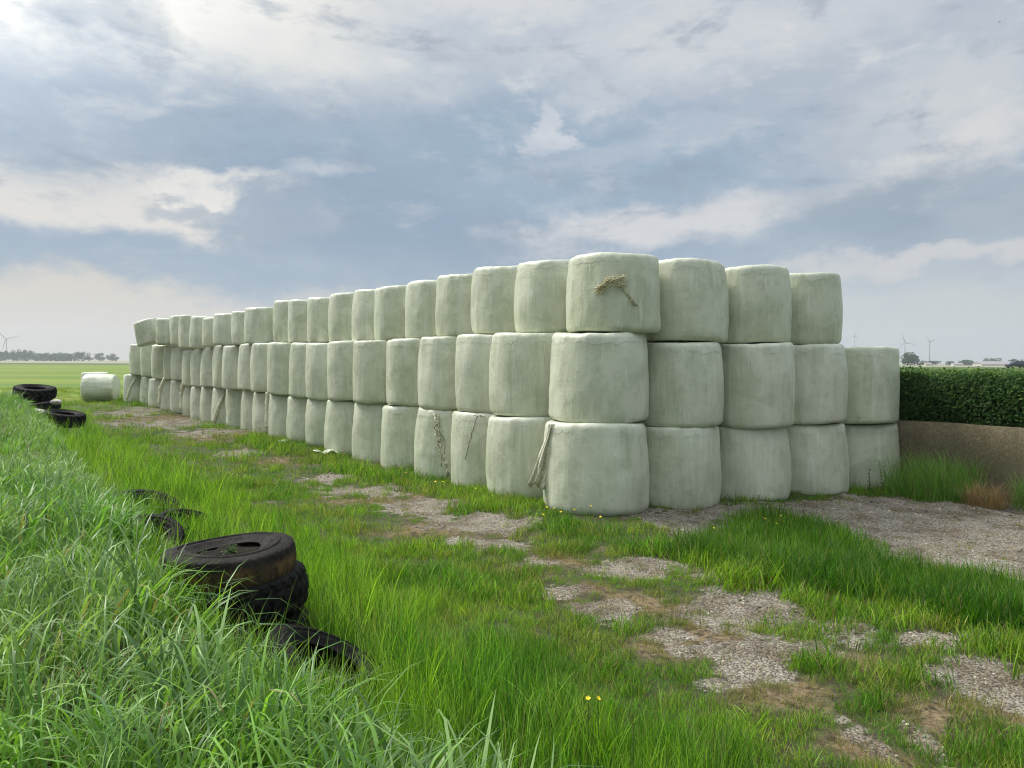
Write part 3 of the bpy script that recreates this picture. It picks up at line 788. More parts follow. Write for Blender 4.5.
# ------------------------------------------------------------------ far background
M_FAR = leaf_mat('far_leaves', .8, .15, .1)
M_BARK = plain('bark', (.09, .075, .055), .9, .1, var=.3, scale=3)
def crown_mesh(name, w, h, seed, n=900, clumps=14, leaf=1.0):
    rng = np.random.default_rng(seed)
    C = np.stack([rng.normal(0, .26, clumps) * w, rng.normal(0, .26, clumps) * w, h * (.18 + .66 * rng.random(clumps))], 1)
    rad = w * rng.uniform(.16, .30, clumps)
    q = rng.integers(0, clumps, n)
    d = rng.normal(size=(n, 3)); d /= np.linalg.norm(d, axis=1)[:, None]
    P = C[q] + d * (rad[q] * rng.uniform(.6, 1.05, n))[:, None] * np.array([1, 1, .85])
    P[:, 2] = np.clip(P[:, 2], h * .06, h)
    nr = d + rng.normal(size=(n, 3)) * .5; nr /= np.linalg.norm(nr, axis=1)[:, None]
    return leaves_mesh(name, P, nr, rng.uniform(.7, 1.3, n) * leaf, M_FAR, np.clip(rng.random(clumps)[q] * .6 + .4 * rng.random(n), 0, 1), rng.random(n) * .8, .8)
def far_tree(px, d, w, h, seed, label, group):
    u, v = ray(px, 360); r = empty('tree', (u * d, d, gz(u * d, d)))
    cm = crown_mesh('crown', w, h, seed, 700, 14, max(.9, w * .10)); c = link(bpy.data.objects.new('crown', cm), r)
    V, Fc = tube([(0, 0, -.3), (0, .1, h * .25), (.1, 0, h * .55)], [h * .035, h * .028, h * .012], 7)
    mesh_obj('trunk', V, Fc, M_BARK, r)
    return tag(r, label, 'tree', group)
GT = 'single trees on the horizon'
for i, (px, d, w, h, lb) in enumerate([(89, 1250, 13, 12, 'small round far tree just beyond the end of the wood'), (100, 1250, 15, 14, 'broad far tree standing alone beyond the fallen bales'),
        (111, 1250, 14, 13, 'far tree right above the fallen bales on the horizon'), (116, 1260, 10, 11, 'far tree beside the edge of the bale stack on the horizon'),
        (907.5, 720, 15, 12.5, 'rounded bluish tree behind the hedge, next to the bale stack'), (915, 740, 12, 11, 'lower bluish tree at the side of the rounded tree by the bale stack'),
        (924, 900, 8, 5.5, 'small far bush below the middle wind turbine'), (934, 900, 12, 5, 'wide low far bush right of the middle wind turbine'),
        (950, 1000, 11, 5, 'low far bush between the turbines and the long shed'), (968, 1000, 16, 7, 'dark far tree at the near end of the long shed'),
        (991, 1250, 22, 11, 'far tree rising behind the roof of the long shed'), (1014, 900, 14, 8.5, 'far tree rising behind the dark blue car')]):
    far_tree(px, d, w, h, 40 + i, lb, GT)
rng = np.random.default_rng(77)
Ps = []; Ns = []; Ls = []; Ss = []
for i in range(70):
    px = -70 + i * 2.3 + rng.normal() * 1.2; d = 1200 + rng.uniform(-60, 140); h = rng.uniform(12.0, 20) * (1.05 if px < 45 else .85); w = rng.uniform(11, 19)
    if px > 84: continue
    u, v = ray(px, 360); n = 260; c = 9
    C = np.stack([rng.normal(0, .28, c) * w, rng.normal(0, .28, c) * w, h * (.15 + .68 * rng.random(c))], 1); q = rng.integers(0, c, n)
    dd = rng.normal(size=(n, 3)); dd /= np.linalg.norm(dd, axis=1)[:, None]
    P = C[q] + dd * w * .21; P[:, 2] = np.clip(P[:, 2], .2, h); P[:, 0] += u * d; P[:, 1] += d
    Ps.append(P); Ns.append(dd); Ls.append(np.clip(rng.random(c)[q] * .6 + .4 * rng.random(n), 0, 1)); Ss.append(rng.uniform(1.4, 2.6, n))
P_ = np.concatenate(Ps)
wm_ = leaves_mesh('far_wood', P_, np.concatenate(Ns), np.concatenate(Ss), M_FAR, np.concatenate(Ls), rng.random(len(P_)) * .7, .85)
fw = link(bpy.data.objects.new('far_wood', wm_)); tag(fw, kind='stuff')

M_TURB = plain('turbine_grey', (.22, .23, .25), .5, .3, var=.04)
def turbine(px, hub_py, d, blade, rot, yaw, label):
    u, v = ray(px, hub_py); hz_ = EYE + v * d
    r = empty('wind_turbine', (u * d, d, 0), yaw)
    V, Fc = tube([(0, 0, -1), (0, 0, hz_ * .5), (0, 0, hz_ - 1.4)], [2.1, 1.7, 1.2], 14); mesh_obj('tower', V, Fc, M_TURB, r)
    bm = bmesh.new(); add_box(bm, (0, 1.2, hz_), (3, 8.5, 3.2), bevel=.7); bm_obj('nacelle', bm, M_TURB, r)
    V, Fc = tube([(0, -5.4, hz_), (0, -4.9, hz_), (0, -3.05, hz_)], [.3, 1.2, 1.5], 12); mesh_obj('hub', V, Fc, M_TURB, r)
    for q in range(3):
        a_ = R(rot + 120 * q); V = []; Fc = []
        for i, f in enumerate(np.linspace(0, 1, 9)):
            c_ = (1.0 if f < .05 else 2.6 * (1 - f) ** .8 + .5); th = .9 * (1 - f) + .15
            for dx, dy in ((-.35 * c_, 0), (0, -th), (.65 * c_, 0), (0, th)):
                z = f * blade; V.append((dx * math.cos(a_) + z * math.sin(a_), -4.0 + dy, hz_ - dx * math.sin(a_) + z * math.cos(a_)))
        for i in range(8):
            for j in range(4): Fc.append((i * 4 + j, i * 4 + (j + 1) % 4, (i + 1) * 4 + (j + 1) % 4, (i + 1) * 4 + j))
        Fc.append((32, 33, 34, 35)); mesh_obj('blade', V, Fc, M_TURB, r)
    return tag(r, label, 'wind turbine', 'wind turbines on the horizon')
turbine(6.5, 339, 2100, 40, 75, .15, 'wind turbine standing above the far wood beyond the field')
turbine(905, 342.5, 2300, 31, -17, -.5, 'wind turbine just behind the rounded tree beside the bale stack')
turbine(929.5, 341.5, 2300, 26, 70, .35, 'wind turbine standing clear over the low bushes behind the hedge')
turbine(854.5, 336, 2700, 24, 10, .8, 'wind turbine showing only its top above the wall end bale')

# long low shed
def wpt(px, d): u, v = ray(px, 362); return u * d
d = 820; x0, x1 = wpt(977, d), wpt(1012, d); yc = d
M_SHEDW = plain('pale_sheet_wall', (.62, .60, .54), .6, .3, var=.06, scale=.3); M_SHEDR = plain('grey_sheet_roof', (.27, .25, .26), .6, .3, var=.08, scale=.3)
M_DARK = plain('dark_opening', (.03, .03, .03), .8, .1)
sh = empty('farm_shed', ((x0 + x1) / 2, yc, 0)); L = (x1 - x0); Dp = 16
bm = bmesh.new(); add_box(bm, (0, 0, 1.0), (L, Dp, 2.2)); bm_obj('wall', bm, M_SHEDW, sh)
V = [(-L / 2 - .5, -Dp / 2 - .5, 2.0), (L / 2 + .5, -Dp / 2 - .5, 2.0), (L / 2 + .5, Dp / 2 + .5, 2.0), (-L / 2 - .5, Dp / 2 + .5, 2.0), (-L / 2 - .5, 0, 4.9), (L / 2 + .5, 0, 4.9)]
mesh_obj('roof', V, [(0, 1, 5, 4), (2, 3, 4, 5), (0, 4, 3), (1, 2, 5), (3, 2, 1, 0)], M_SHEDR, sh, smooth=False)
tag(sh, 'long low farm shed with grey roof and pale wall on the horizon', 'shed')
def white_house(px, d, w, h, label):
    r = empty('far_house', (wpt(px, d), d, 0)); bm = bmesh.new(); add_box(bm, (0, 0, h * .3), (w, 7, h * .6)); bm_obj('wall', bm, M_SHEDW, r)
    V = [(-w / 2 - .3, -3.9, h * .58), (w / 2 + .3, -3.9, h * .58), (w / 2 + .3, 3.9, h * .58), (-w / 2 - .3, 3.9, h * .58), (-w / 2 - .3, 0, h), (w / 2 + .3, 0, h)]
    mesh_obj('roof', V, [(0, 1, 5, 4), (2, 3, 4, 5), (0, 4, 3), (1, 2, 5), (3, 2, 1, 0)], M_SHEDR, r, smooth=False)
    return tag(r, label, 'house', 'far white houses')
white_house(927, 860, 7, 3.4, 'tiny white far house by the bush below the middle turbine')
white_house(957, 900, 11, 3.2, 'small white far house in the gap between the low bushes')

# dyke road with a car
V = []; Fc = []
for i, x in enumerate(np.linspace(70, 420, 36)):
    for y, z in ((168, -.3), (174, .95), (184, .95), (190, -.3)): V.append((x, y, z))
for i in range(35):
    for j in range(3): Fc.append((i * 4 + j, (i + 1) * 4 + j, (i + 1) * 4 + j + 1, i * 4 + j + 1))
o = mesh_obj('road', V, Fc, plain('grassy_dyke', (.07, .11, .03), .95, .1, var=.3, scale=.5), smooth=False); tag(o, kind='structure')
M_CAR = plain('dark_blue_paint', (.010, .016, .035), .3, .5, var=.05); M_GLASS = plain('car_glass', (.09, .11, .13), .08, .6, var=.1); M_TYRE = plain('car_tyre', (.012, .012, .012), .8, .2)
M_RIM = plain('car_rim', (.35, .35, .36), .35, .5, metallic=.7)
cx, cy = wpt(1016.6, 179), 179
car = empty('parked_car', (cx, cy, .95))
side = [(-2.2, .32), (-2.25, .62), (-2.15, .85), (-1.25, 1.0), (-.72, 1.50), (-.3, 1.62), (1.2, 1.62), (1.75, 1.45), (2.12, 1.0), (2.22, .75), (2.2, .34)]
bm = bmesh.new(); lo = []; hi = []
for x, z in side:
    ins = .16 * max(0, z - .95)
    lo.append(bm.verts.new((x, -.88 + ins, z))); hi.append(bm.verts.new((x, .88 - ins, z)))
bm.faces.new(lo); bm.faces.new(hi[::-1])
for i in range(len(side)):
    j = (i + 1) % len(side); bm.faces.new((lo[j], lo[i], hi[i], hi[j]))
bmesh.ops.recalc_face_normals(bm, faces=bm.faces[:])
bmesh.ops.bevel(bm, geom=bm.edges[:], offset=.05, segments=2, affect='EDGES')
bm_obj('body', bm, M_CAR, car, smooth=False)
for P4 in ([(-1.0, 1.04), (-.66, 1.42), (-.12, 1.50), (-.12, 1.04)], [(-.02, 1.04), (-.02, 1.50), (.88, 1.50), (.88, 1.04)], [(.98, 1.04), (.98, 1.50), (1.25, 1.49), (1.72, 1.10)]):
    V = []
    for sg in (-1, 1):
        for x, z in P4: V.append((x, sg * (.885 - .16 * max(0, z - .95)), z))
    mesh_obj('window', V, [(0, 1, 2, 3), (7, 6, 5, 4), (0, 4, 5, 1), (1, 5, 6, 2), (2, 6, 7, 3), (3, 7, 4, 0)], M_GLASS, car, smooth=False)
for x in (-1.4, 1.35):
    for sg in (-1, 1):
        V, Fc = tube([(x, sg * .70, .34), (x, sg * .72, .34), (x, sg * .88, .34), (x, sg * .90, .34)], [.31, .34, .34, .31], 20); wh = mesh_obj('wheel', V, Fc, M_TYRE, car)
        V, Fc = tube([(x, sg * .895, .34), (x, sg * .905, .34)], [.2, .18], 16); mesh_obj('rim', V, Fc, M_RIM, wh)
tag(car, 'dark blue car seen over the hedge top at the edge of the photo', 'car')

# a bird high up
u, v = ray(999.5, 22); d = 170
V = [(0, -.28, 0), (0, .25, .02), (.05, -.02, .03), (-.05, -.02, .03), (.06, .04, -.02), (-.06, .04, -.02), (.36, -.10, .12), (.34, .04, .12), (-.36, -.10, .12), (-.34, .04, .12), (.62, .06, .06), (-.62, .06, .06), (0, -.02, -.06), (.05, .38, .02), (-.05, .38, .02)]
Fc = [(0, 2, 3), (0, 12, 2), (0, 3, 12), (2, 1, 3), (12, 1, 4), (12, 5, 1), (2, 4, 1), (3, 1, 5), (2, 6, 7, 4), (6, 10, 7), (3, 5, 9, 8), (8, 9, 11), (1, 13, 14), (2, 12, 4), (3, 5, 12)]
b = mesh_obj('bird', V, Fc, plain('dark_feathers', (.05, .05, .05), .8, .1), smooth=False)
b.location = (u * d, d, EYE + v * d); b.rotation_euler = (0, 0, R(70)); tag(b, 'small dark bird flying high in the cloudy sky', 'bird')
# ------------------------------------------------------------------ grass
def grass_mat(name, rough=.5, spec=.3, trans=.35, straw=.25):
    m, k, out = material(name)
    tint = k.attr('tint', 'INSTANCER', 'Color'); bl = k.attr('bl'); ht = k.attr('ht')
    c = k.mix(k.smooth(bl, 0, 1), k.mix(1, tint, (.38, .50, .45), 'MULTIPLY'), k.mix(1, tint, (1.55, 1.42, 1.7), 'MULTIPLY'))
    c = k.mix(k.math('MULTIPLY', k.smooth(ht, .82, 1.0), k.smooth(bl, .55, .8, 0, straw * 2)), c, (.26, .22, .09))
    c = k.mix(k.smooth(bl, 1.0 - straw * .22, 1.0 - straw * .2), c, (.27, .225, .105))
    b = k.new('ShaderNodeBsdfPrincipled'); k.put(b.inputs['Base Color'], c); k.put(b.inputs['Roughness'], rough); k.put(b.inputs['Specular IOR Level'], spec)
    t = k.new('ShaderNodeBsdfTranslucent'); k.put(t.inputs[0], k.mix(1, c, (1.35, 1.45, .55), 'MULTIPLY'))
    mx = k.new('ShaderNodeMixShader'); mx.inputs[0].default_value = trans
    k.l.new(b.outputs[0], mx.inputs[1]); k.l.new(t.outputs[0], mx.inputs[2]); k.l.new(mx.outputs[0], out.inputs['Surface'])
    return m
def tuft(name, mat, n, rad, h, w, lean, droop, bias=(0, 0), segs=5, seed=0, hvar=.45):
    rng = np.random.default_rng(seed); V = []; Fc = []; BL = []; HT = []
    for b in range(n):
        a = rng.random() * 2 * PI; r = rad * math.sqrt(rng.random())
        p = np.array([r * math.cos(a), r * math.sin(a), -.02])
        da = rng.random() * 2 * PI; ln = lean * (.3 + rng.random())
        dv = np.array([math.cos(da) * ln + bias[0], math.sin(da) * ln + bias[1]])
        L = h * (1 - hvar + hvar * rng.random() * 1.6); wd = w * rng.uniform(.65, 1.25); dr = droop * rng.uniform(.4, 1.5)
        tw = rng.random() * 2 * PI; blv = rng.random()
        hd_ = dv / (np.linalg.norm(dv) + 1e-6); ang = math.atan(np.linalg.norm(dv)); o = len(V)
        side = np.array([-hd_[1], hd_[0], 0]); side = side * math.cos(tw * .15) + np.array([hd_[0], hd_[1], 0]) * math.sin(tw * .3) * .5; side /= np.linalg.norm(side)
        step = L / segs
        for i in range(segs + 1):
            f = i / segs
            ww = wd * (1 - f ** 2.2) * (.7 + .3 * min(1, f * 4)) * .5
            if i == segs: V.append(tuple(p)); BL.append(blv); HT.append(1.0)
            else:
                V.append(tuple(p - side * ww)); V.append(tuple(p + side * ww)); BL += [blv, blv]; HT += [f, f]
            ang2 = ang + dr * f * f * 2.2
            p = p + step * np.array([hd_[0] * math.sin(ang2), hd_[1] * math.sin(ang2), math.cos(ang2)])
        for i in range(segs - 1): Fc.append((o + 2 * i, o + 2 * i + 1, o + 2 * i + 3, o + 2 * i + 2))
        Fc.append((o + 2 * segs - 2, o + 2 * segs - 1, o + 2 * segs))
    me = bpy.data.meshes.new(name); me.from_pydata(V, [], Fc); me.update()
    me.polygons.foreach_set('use_smooth', [True] * len(me.polygons))
    for nm, val in (('bl', BL), ('ht', HT)):
        at_ = me.attributes.new(nm, 'FLOAT', 'POINT'); at_.data.foreach_set('value', np.array(val, np.float32))
    me.materials.append(mat); return bpy.data.objects.new(name, me)
def scatter(name, pts, rot, scl, tint, var, sources, label=None):
    """one object of ground cover: a point per tuft, each tuft drawn by geometry nodes"""
    n = len(pts); me = bpy.data.meshes.new(name)
    me.vertices.add(n); me.vertices.foreach_set('co', pts.astype(np.float32).ravel())
    for nm, typ, val, key in (('rot', 'FLOAT_VECTOR', rot, 'vector'), ('scl', 'FLOAT_VECTOR', scl, 'vector'), ('var', 'INT', var, 'value')):
        at_ = me.attributes.new(nm, typ, 'POINT'); at_.data.foreach_set(key, np.ascontiguousarray(val, np.int32 if typ == 'INT' else np.float32).ravel())
    at_ = me.attributes.new('tint', 'FLOAT_COLOR', 'POINT'); at_.data.foreach_set('color', np.concatenate([tint, np.ones((n, 1))], 1).astype(np.float32).ravel())
    o = link(bpy.data.objects.new(name, me))
    cl = bpy.data.collections.new(name + '_tufts')
    for s_ in sources: cl.objects.link(s_)
    g = bpy.data.node_groups.new(name, 'GeometryNodeTree')
    g.interface.new_socket('Geometry', in_out='INPUT', socket_type='NodeSocketGeometry'); g.interface.new_socket('Geometry', in_out='OUTPUT', socket_type='NodeSocketGeometry')
    nn = g.nodes; gi = nn.new('NodeGroupInput'); go = nn.new('NodeGroupOutput')
    mp = nn.new('GeometryNodeMeshToPoints'); ip = nn.new('GeometryNodeInstanceOnPoints'); ci = nn.new('GeometryNodeCollectionInfo')
    ci.inputs['Collection'].default_value = cl; ci.inputs['Separate Children'].default_value = True; ci.inputs['Reset Children'].default_value = True
    def na(nm, typ):
        q = nn.new('GeometryNodeInputNamedAttribute'); q.data_type = typ; q.inputs['Name'].default_value = nm; return q.outputs[0]
    L = g.links.new
    L(gi.outputs[0], mp.inputs['Mesh']); L(mp.outputs[0], ip.inputs['Points']); L(ci.outputs[0], ip.inputs['Instance'])
    ip.inputs['Pick Instance'].default_value = True
    L(na('var', 'INT'), ip.inputs['Instance Index']); L(na('rot', 'FLOAT_VECTOR'), ip.inputs['Rotation']); L(na('scl', 'FLOAT_VECTOR'), ip.inputs['Scale'])
    L(ip.outputs[0], go.inputs[0])
    md = o.modifiers.new('scatter', 'NODES'); md.node_group = g
    return tag(o, label, kind='stuff')
def sample(d0, d1, dens, seed, amax=R(56)):
    """random ground points between two distances in front of the camera"""
    rng = np.random.default_rng(seed); area = amax * (d1 * d1 - d0 * d0); n = int(area * dens)
    d = np.sqrt(rng.uniform(d0 * d0, d1 * d1, n)); a = rng.uniform(-amax, amax, n)
    return d * np.sin(a), d * np.cos(a)
def off_things(x, y, grow=0.0):
    ok = np.ones(x.shape, bool)
    for (bt, bs, bi, bx, by, z0, z1) in BALES:
        if bt == 'b': ok &= np.hypot(x - bx, y - by) > .62 + grow
    for tx, ty, tr in TYRES: ok &= np.hypot(x - tx, y - ty) > tr * .92
    t, s = ts(x, y)
    ok &= ~((s > WS - .02) & (s < WS + 8) & (t > -7.2) & (t < 45.2))
    ok &= ~((s > 6.6) & (s < WS) & (t > 9.4) & (t < 45))
    return ok
def tints(x, y, c0, c1, c2, amt=.25, f=1.3):
    """tufts run between three colours in patches"""
    n1 = fbm(x * f, y * f, 3); n2 = fbm(x * f * 3 + 9, y * f * 3, 3)
    a = sstep(.30, .70, n1)[:, None]; c = np.array(c0) * (1 - a) + np.array(c1) * a
    b = (sstep(.52, .75, n2) * .8)[:, None]; c = c * (1 - b) + np.array(c2) * b
    return c * (1 + amt * (np.random.default_rng(len(x)).random((len(x), 1)) - .5) * 2)
def fin(x, y, smin, smax, seed, nvar, tilt=.12, hmul=None):
    rng = np.random.default_rng(seed); n = len(x)
    s = rng.uniform(smin, smax, n); s = s if hmul is None else s * hmul
    wide = rng.uniform(.85, 1.2, n)
    return (np.stack([x, y, ground_z(x, y)], 1), np.stack([rng.normal(0, tilt, n), rng.normal(0, tilt, n), rng.uniform(0, 6.28, n)], 1),
            np.stack([s * wide, s * wide, s], 1), rng.integers(0, nvar, n))
def cat_all(lst): return [np.concatenate([q[i] for q in lst]) for i in range(len(lst[0]))]
def edge_s(t): return np.interp(t, [1, 2.2, 3.6, 5, 7, 10, 24], [1.55, 1.40, 1.06, .86, 1.22, 1.28, 1.32])

MG_BANK = grass_mat('bank_grass_blades', .42, .36, .36, .08)
MG_FINE = grass_mat('meadow_blades', .55, .25, .42, .16)
MG_SHORT = grass_mat('turf_blades', .6, .2, .38, .5)
MG_DRY = grass_mat('straw_blades', .8, .1, .3, 1.0)

# 1 coarse drooping grass on the bank
src = [tuft(f'bank_tuft_{q}', MG_BANK, 11, .10, .46, .0160, .40, 1.05, (.16, .05), 6, 500 + q) for q in range(6)]
src += [tuft(f'bank_tuft_{q}', MG_BANK, 18, .10, .34, .0075, .30, .55, (.20, .10), 6, 520 + q) for q in range(4)]
out_ = []
for d0, d1, dens, sm, sx, sd in ((.9, 3.2, 135, .55, 1.0, 1), (3.2, 6, 100, .6, 1.05, 2), (6, 11, 95, .65, 1.1, 3), (11, 18, 60, .7, 1.2, 4), (18, 31, 30, .8, 1.3, 5)):
    x, y = sample(d0, d1, dens, 10 + sd); t, s = ts(x, y)
    nn_ = fbm(x * 2.2, y * 2.2, 3)
    ok = (s < edge_s(t) + .14 * (nn_ - .5) * 2) & (s > -3.5) & (t < 28) & off_things(x, y)
    x, y = x[ok], y[ok]; hm_ = (.62 + .75 * fbm(x * 1.7 + 5, y * 1.7, 3)) * (1 - .48 * sstep(5, 11, np.hypot(x, y)))
    p, r, sc, va = fin(x, y, sm, sx, 60 + sd, 10, .10, hm_)
    r[:, 2] = np.random.default_rng(sd).normal(.25, .9, len(x))        # most lean the same way, as the wind left them
    sil = sstep(.50, .62, fbm(x * .9 + 30, y * .9, 2))[:, None]
    tn = tints(x, y, (.075, .200, .026), (.140, .290, .036), (.165, .290, .085), .28, 1.1)
    tn = tn * (1 - sil * .6) + np.array([.200, .300, .105]) * sil * .6
    out_.append((p, r, sc, tn, va))
scatter('bank_grass', *cat_all(out_), src, 'long coarse drooping grass covering the bank in front')

# 2 fine upright grass between the bank and the track
src = [tuft(f'meadow_tuft_{q}', MG_FINE, 20, .10, .36, .0052, .13, .30, (.03, .02), 5, 600 + q) for q in range(6)]
src += [tuft(f'meadow_tuft_{q}', MG_FINE, 12, .08, .46, .0064, .20, .55, (.05, .02), 6, 620 + q) for q in range(3)]
out_ = []
for d0, d1, dens, sm, sx, sd in ((1.8, 4, 230, .6, 1.0, 1), (4, 7, 170, .6, 1.0, 2), (7, 12, 95, .65, 1.05, 3), (12, 20, 42, .75, 1.15, 4), (20, 38, 16, .85, 1.3, 5)):
    x, y = sample(d0, d1, dens, 110 + sd); t, s = ts(x, y)
    nn_ = fbm(x * 1.9 + 3, y * 1.9, 3); right = 3.02 + .5 * (nn_ - .5) * 2 - .012 * np.clip(t - 10, 0, 30)
    ok = (s > edge_s(t) - .12) & (s < right) & off_things(x, y)
    x, y, s, right = x[ok], y[ok], s[ok], right[ok]
    hm_ = (.40 + 1.05 * fbm(x * 2.1 + 15, y * 2.1, 3)) * (.42 + .58 * sstep(0, .75, right - s))
    p, r, sc, va = fin(x, y, sm, sx, 160 + sd, 9, .10, hm_)
    out_.append((p, r, sc, tints(x, y, (.085, .220, .016), (.170, .325, .022), (.225, .325, .060), .38, 1.5), va))
scatter('meadow_grass', *cat_all(out_), src, 'fine upright bright green grass beside the track')

# 3 short turf on the track, thinner over the gravel, straw at the patch rims
src = [tuft(f'turf_tuft_{q}', MG_SHORT, 22, .075, .105, .0046, .35, .5, (0, 0), 4, 700 + q) for q in range(6)]
srcd = [tuft(f'straw_tuft_{q}', MG_DRY, 18, .09, .060, .0036, .9, .5, (0, 0), 3, 720 + q) for q in range(4)]
out_ = []; outd = []; outw = []
for d0, d1, dens, sm, sx, sd in ((2.6, 5, 330, .6, 1.25, 1), (5, 8, 250, .6, 1.3, 2), (8, 13, 125, .7, 1.4, 3), (13, 22, 48, .9, 1.7, 4), (22, 40, 18, 1.0, 1.9, 5)):
    x, y = sample(d0, d1, dens, 210 + sd); t, s = ts(x, y); grav, dry, wd = masks(x, y); rr = np.random.default_rng(sd).random(len(x))
    base = (s > 2.55) & off_things(x, y) & (s < 13.5)
    ok = base & (rr < (1 - grav) ** 1.3 * (1 - .68 * dry) + .04) & (wd < .5)
    xa, ya, sa, da = x[ok], y[ok], s[ok], dry[ok]
    foot = np.exp(-((sa - 5.55) / .42) ** 2) * .9
    near_c = np.exp(-(np.hypot(xa - 1.5, ya - 9.2) / 1.1) ** 2); hm_ = (.40 + 2.1 * fbm(xa * 2.1, ya * 2.1, 3) ** 2.2 + foot * (1 - near_c)) * (1 - .45 * da) * (1 - .45 * near_c)
    p, r, sc, va = fin(xa, ya, sm, sx, 260 + sd, 6, .2, hm_)
    tn = tints(xa, ya, (.095, .235, .016), (.190, .335, .024), (.25, .29, .05), .3, 1.6)
    dd = da[:, None] * .65; tn = tn * (1 - dd) + np.array([.22, .18, .065]) * dd
    out_.append((p, r, sc, tn, va))
    ok = base & (rr < .40 * dry * (1 - .70 * grav) + .05 * grav + .06) & (wd < .5)
    xa, ya = x[ok], y[ok]; p, r, sc, va = fin(xa, ya, .6, 1.3, 280 + sd, 4, .25)
    outd.append((p, r, sc, tints(xa, ya, (.27, .18, .085), (.38, .29, .15), (.25, .135, .06), .35, 3), va))
    ok = base & (wd > .35) & (rr < .85) & (grav < .8)
    xa, ya, wa = x[ok], y[ok], wd[ok]; hm_ = (1.0 + .95 * fbm(xa * 1.7 + 8, ya * 1.7, 3)) * (.55 + .45 * wa)
    p, r, sc, va = fin(xa, ya, .95, 1.5, 290 + sd, 6, .15, hm_)
    outw.append((p, r, sc, tints(xa, ya, (.045, .145, .009), (.085, .205, .013), (.11, .215, .020), .25, 1.2), va))
scatter('track_grass', *cat_all(out_), src, 'short patchy grass over the farm track')
scatter('dry_straw', *cat_all(outd), srcd, 'straw coloured dry grass round the bare patches')
srcw = [tuft(f'sward_tuft_{q}', MG_FINE, 30, .085, .125, .0036, .22, .4, (0, 0), 4, 740 + q) for q in range(5)]
o_ = cat_all(outw); o_[4] = o_[4] % 5
scatter('sward_grass', *o_, srcw, 'darker green grass wedge before the gravel yard')

# 4 grass at the foot of the wall and out in the near field
src = [tuft(f'field_tuft_{q}', MG_FINE, 40, .20, .13, .006, .3, .4, (0, 0), 3, 760 + q) for q in range(5)]
out_ = []
for d0, d1, dens, sd in ((18, 32, 11, 1), (32, 60, 3.2, 2)):
    x, y = sample(d0, d1, dens, 310 + sd); t, s = ts(x, y)
    ok = ((t > 27) | (s < -3)) & (x < 0) & off_things(x, y) & ((s < 2.4) | (t > 36.5)); x, y = x[ok], y[ok]
    p, r, sc, va = fin(x, y, .8, 1.3, 360 + sd, 5)
    out_.append((p, r, sc, tints(x, y, (.105, .200, .018), (.175, .255, .026), (.20, .24, .05), .25, .25), va))
scatter('field_grass', *cat_all(out_), src, 'even grass of the open field')

def clump(px, py, n, rad, h, wdt, mat, tint, lean, droop, label, name='grass_tuft', cat='grass tuft', lift=0, wall=False):
    x, y = on_ground(px, py, -.14); me_o = tuft('x', mat, n, rad, h, wdt, lean, droop, (0, 0), 6, int(px))
    me_o.name = name; o = link(me_o); o.location = (x, y, gz(x, y) + lift); return tag(o, label, cat)
def fixed_grass(name, c, straw):
    m, k, out = material(name); bl = k.attr('bl'); ht = k.attr('ht')
    cc = k.mix(bl, tuple(q * .6 for q in c), tuple(q * 1.35 for q in c)); cc = k.mix(k.smooth(bl, 1 - straw, 1 - straw + .05), cc, (.30, .24, .11))
    b = k.new('ShaderNodeBsdfPrincipled'); k.put(b.inputs['Base Color'], cc); k.put(b.inputs['Roughness'], .6)
    t = k.new('ShaderNodeBsdfTranslucent'); k.put(t.inputs[0], cc); mx = k.new('ShaderNodeMixShader'); mx.inputs[0].default_value = .35
    k.l.new(b.outputs[0], mx.inputs[1]); k.l.new(t.outputs[0], mx.inputs[2]); k.l.new(mx.outputs[0], out.inputs['Surface']); return m
FG = fixed_grass('tall_grass', (.150, .320, .035), .08); FD = fixed_grass('dead_grass', (.46, .29, .11), .5)
clump(936, 497, 1100, .60, .74, .008, FG, 0, .34, .45, 'tall green grass tuft growing against the brown wall')
clump(908, 496, 420, .40, .42, .006, FG, 0, .30, .4, 'lower spreading grass tuft by the last bale and the wall foot')
clump(885, 492, 70, .18, .20, .005, FG, 0, .30, .4, 'small thin grass tuft in front of the last bottom bale')
clump(1032, 508, 300, .24, .52, .007, FG, 0, .25, .4, 'grass tuft by the wall at the picture edge, past the dry tuft')
clump(986, 506, 560, .26, .42, .007, FD, 0, .55, .6, 'orange dry grass tuft on the gravel by the wall', 'dry_grass_tuft')

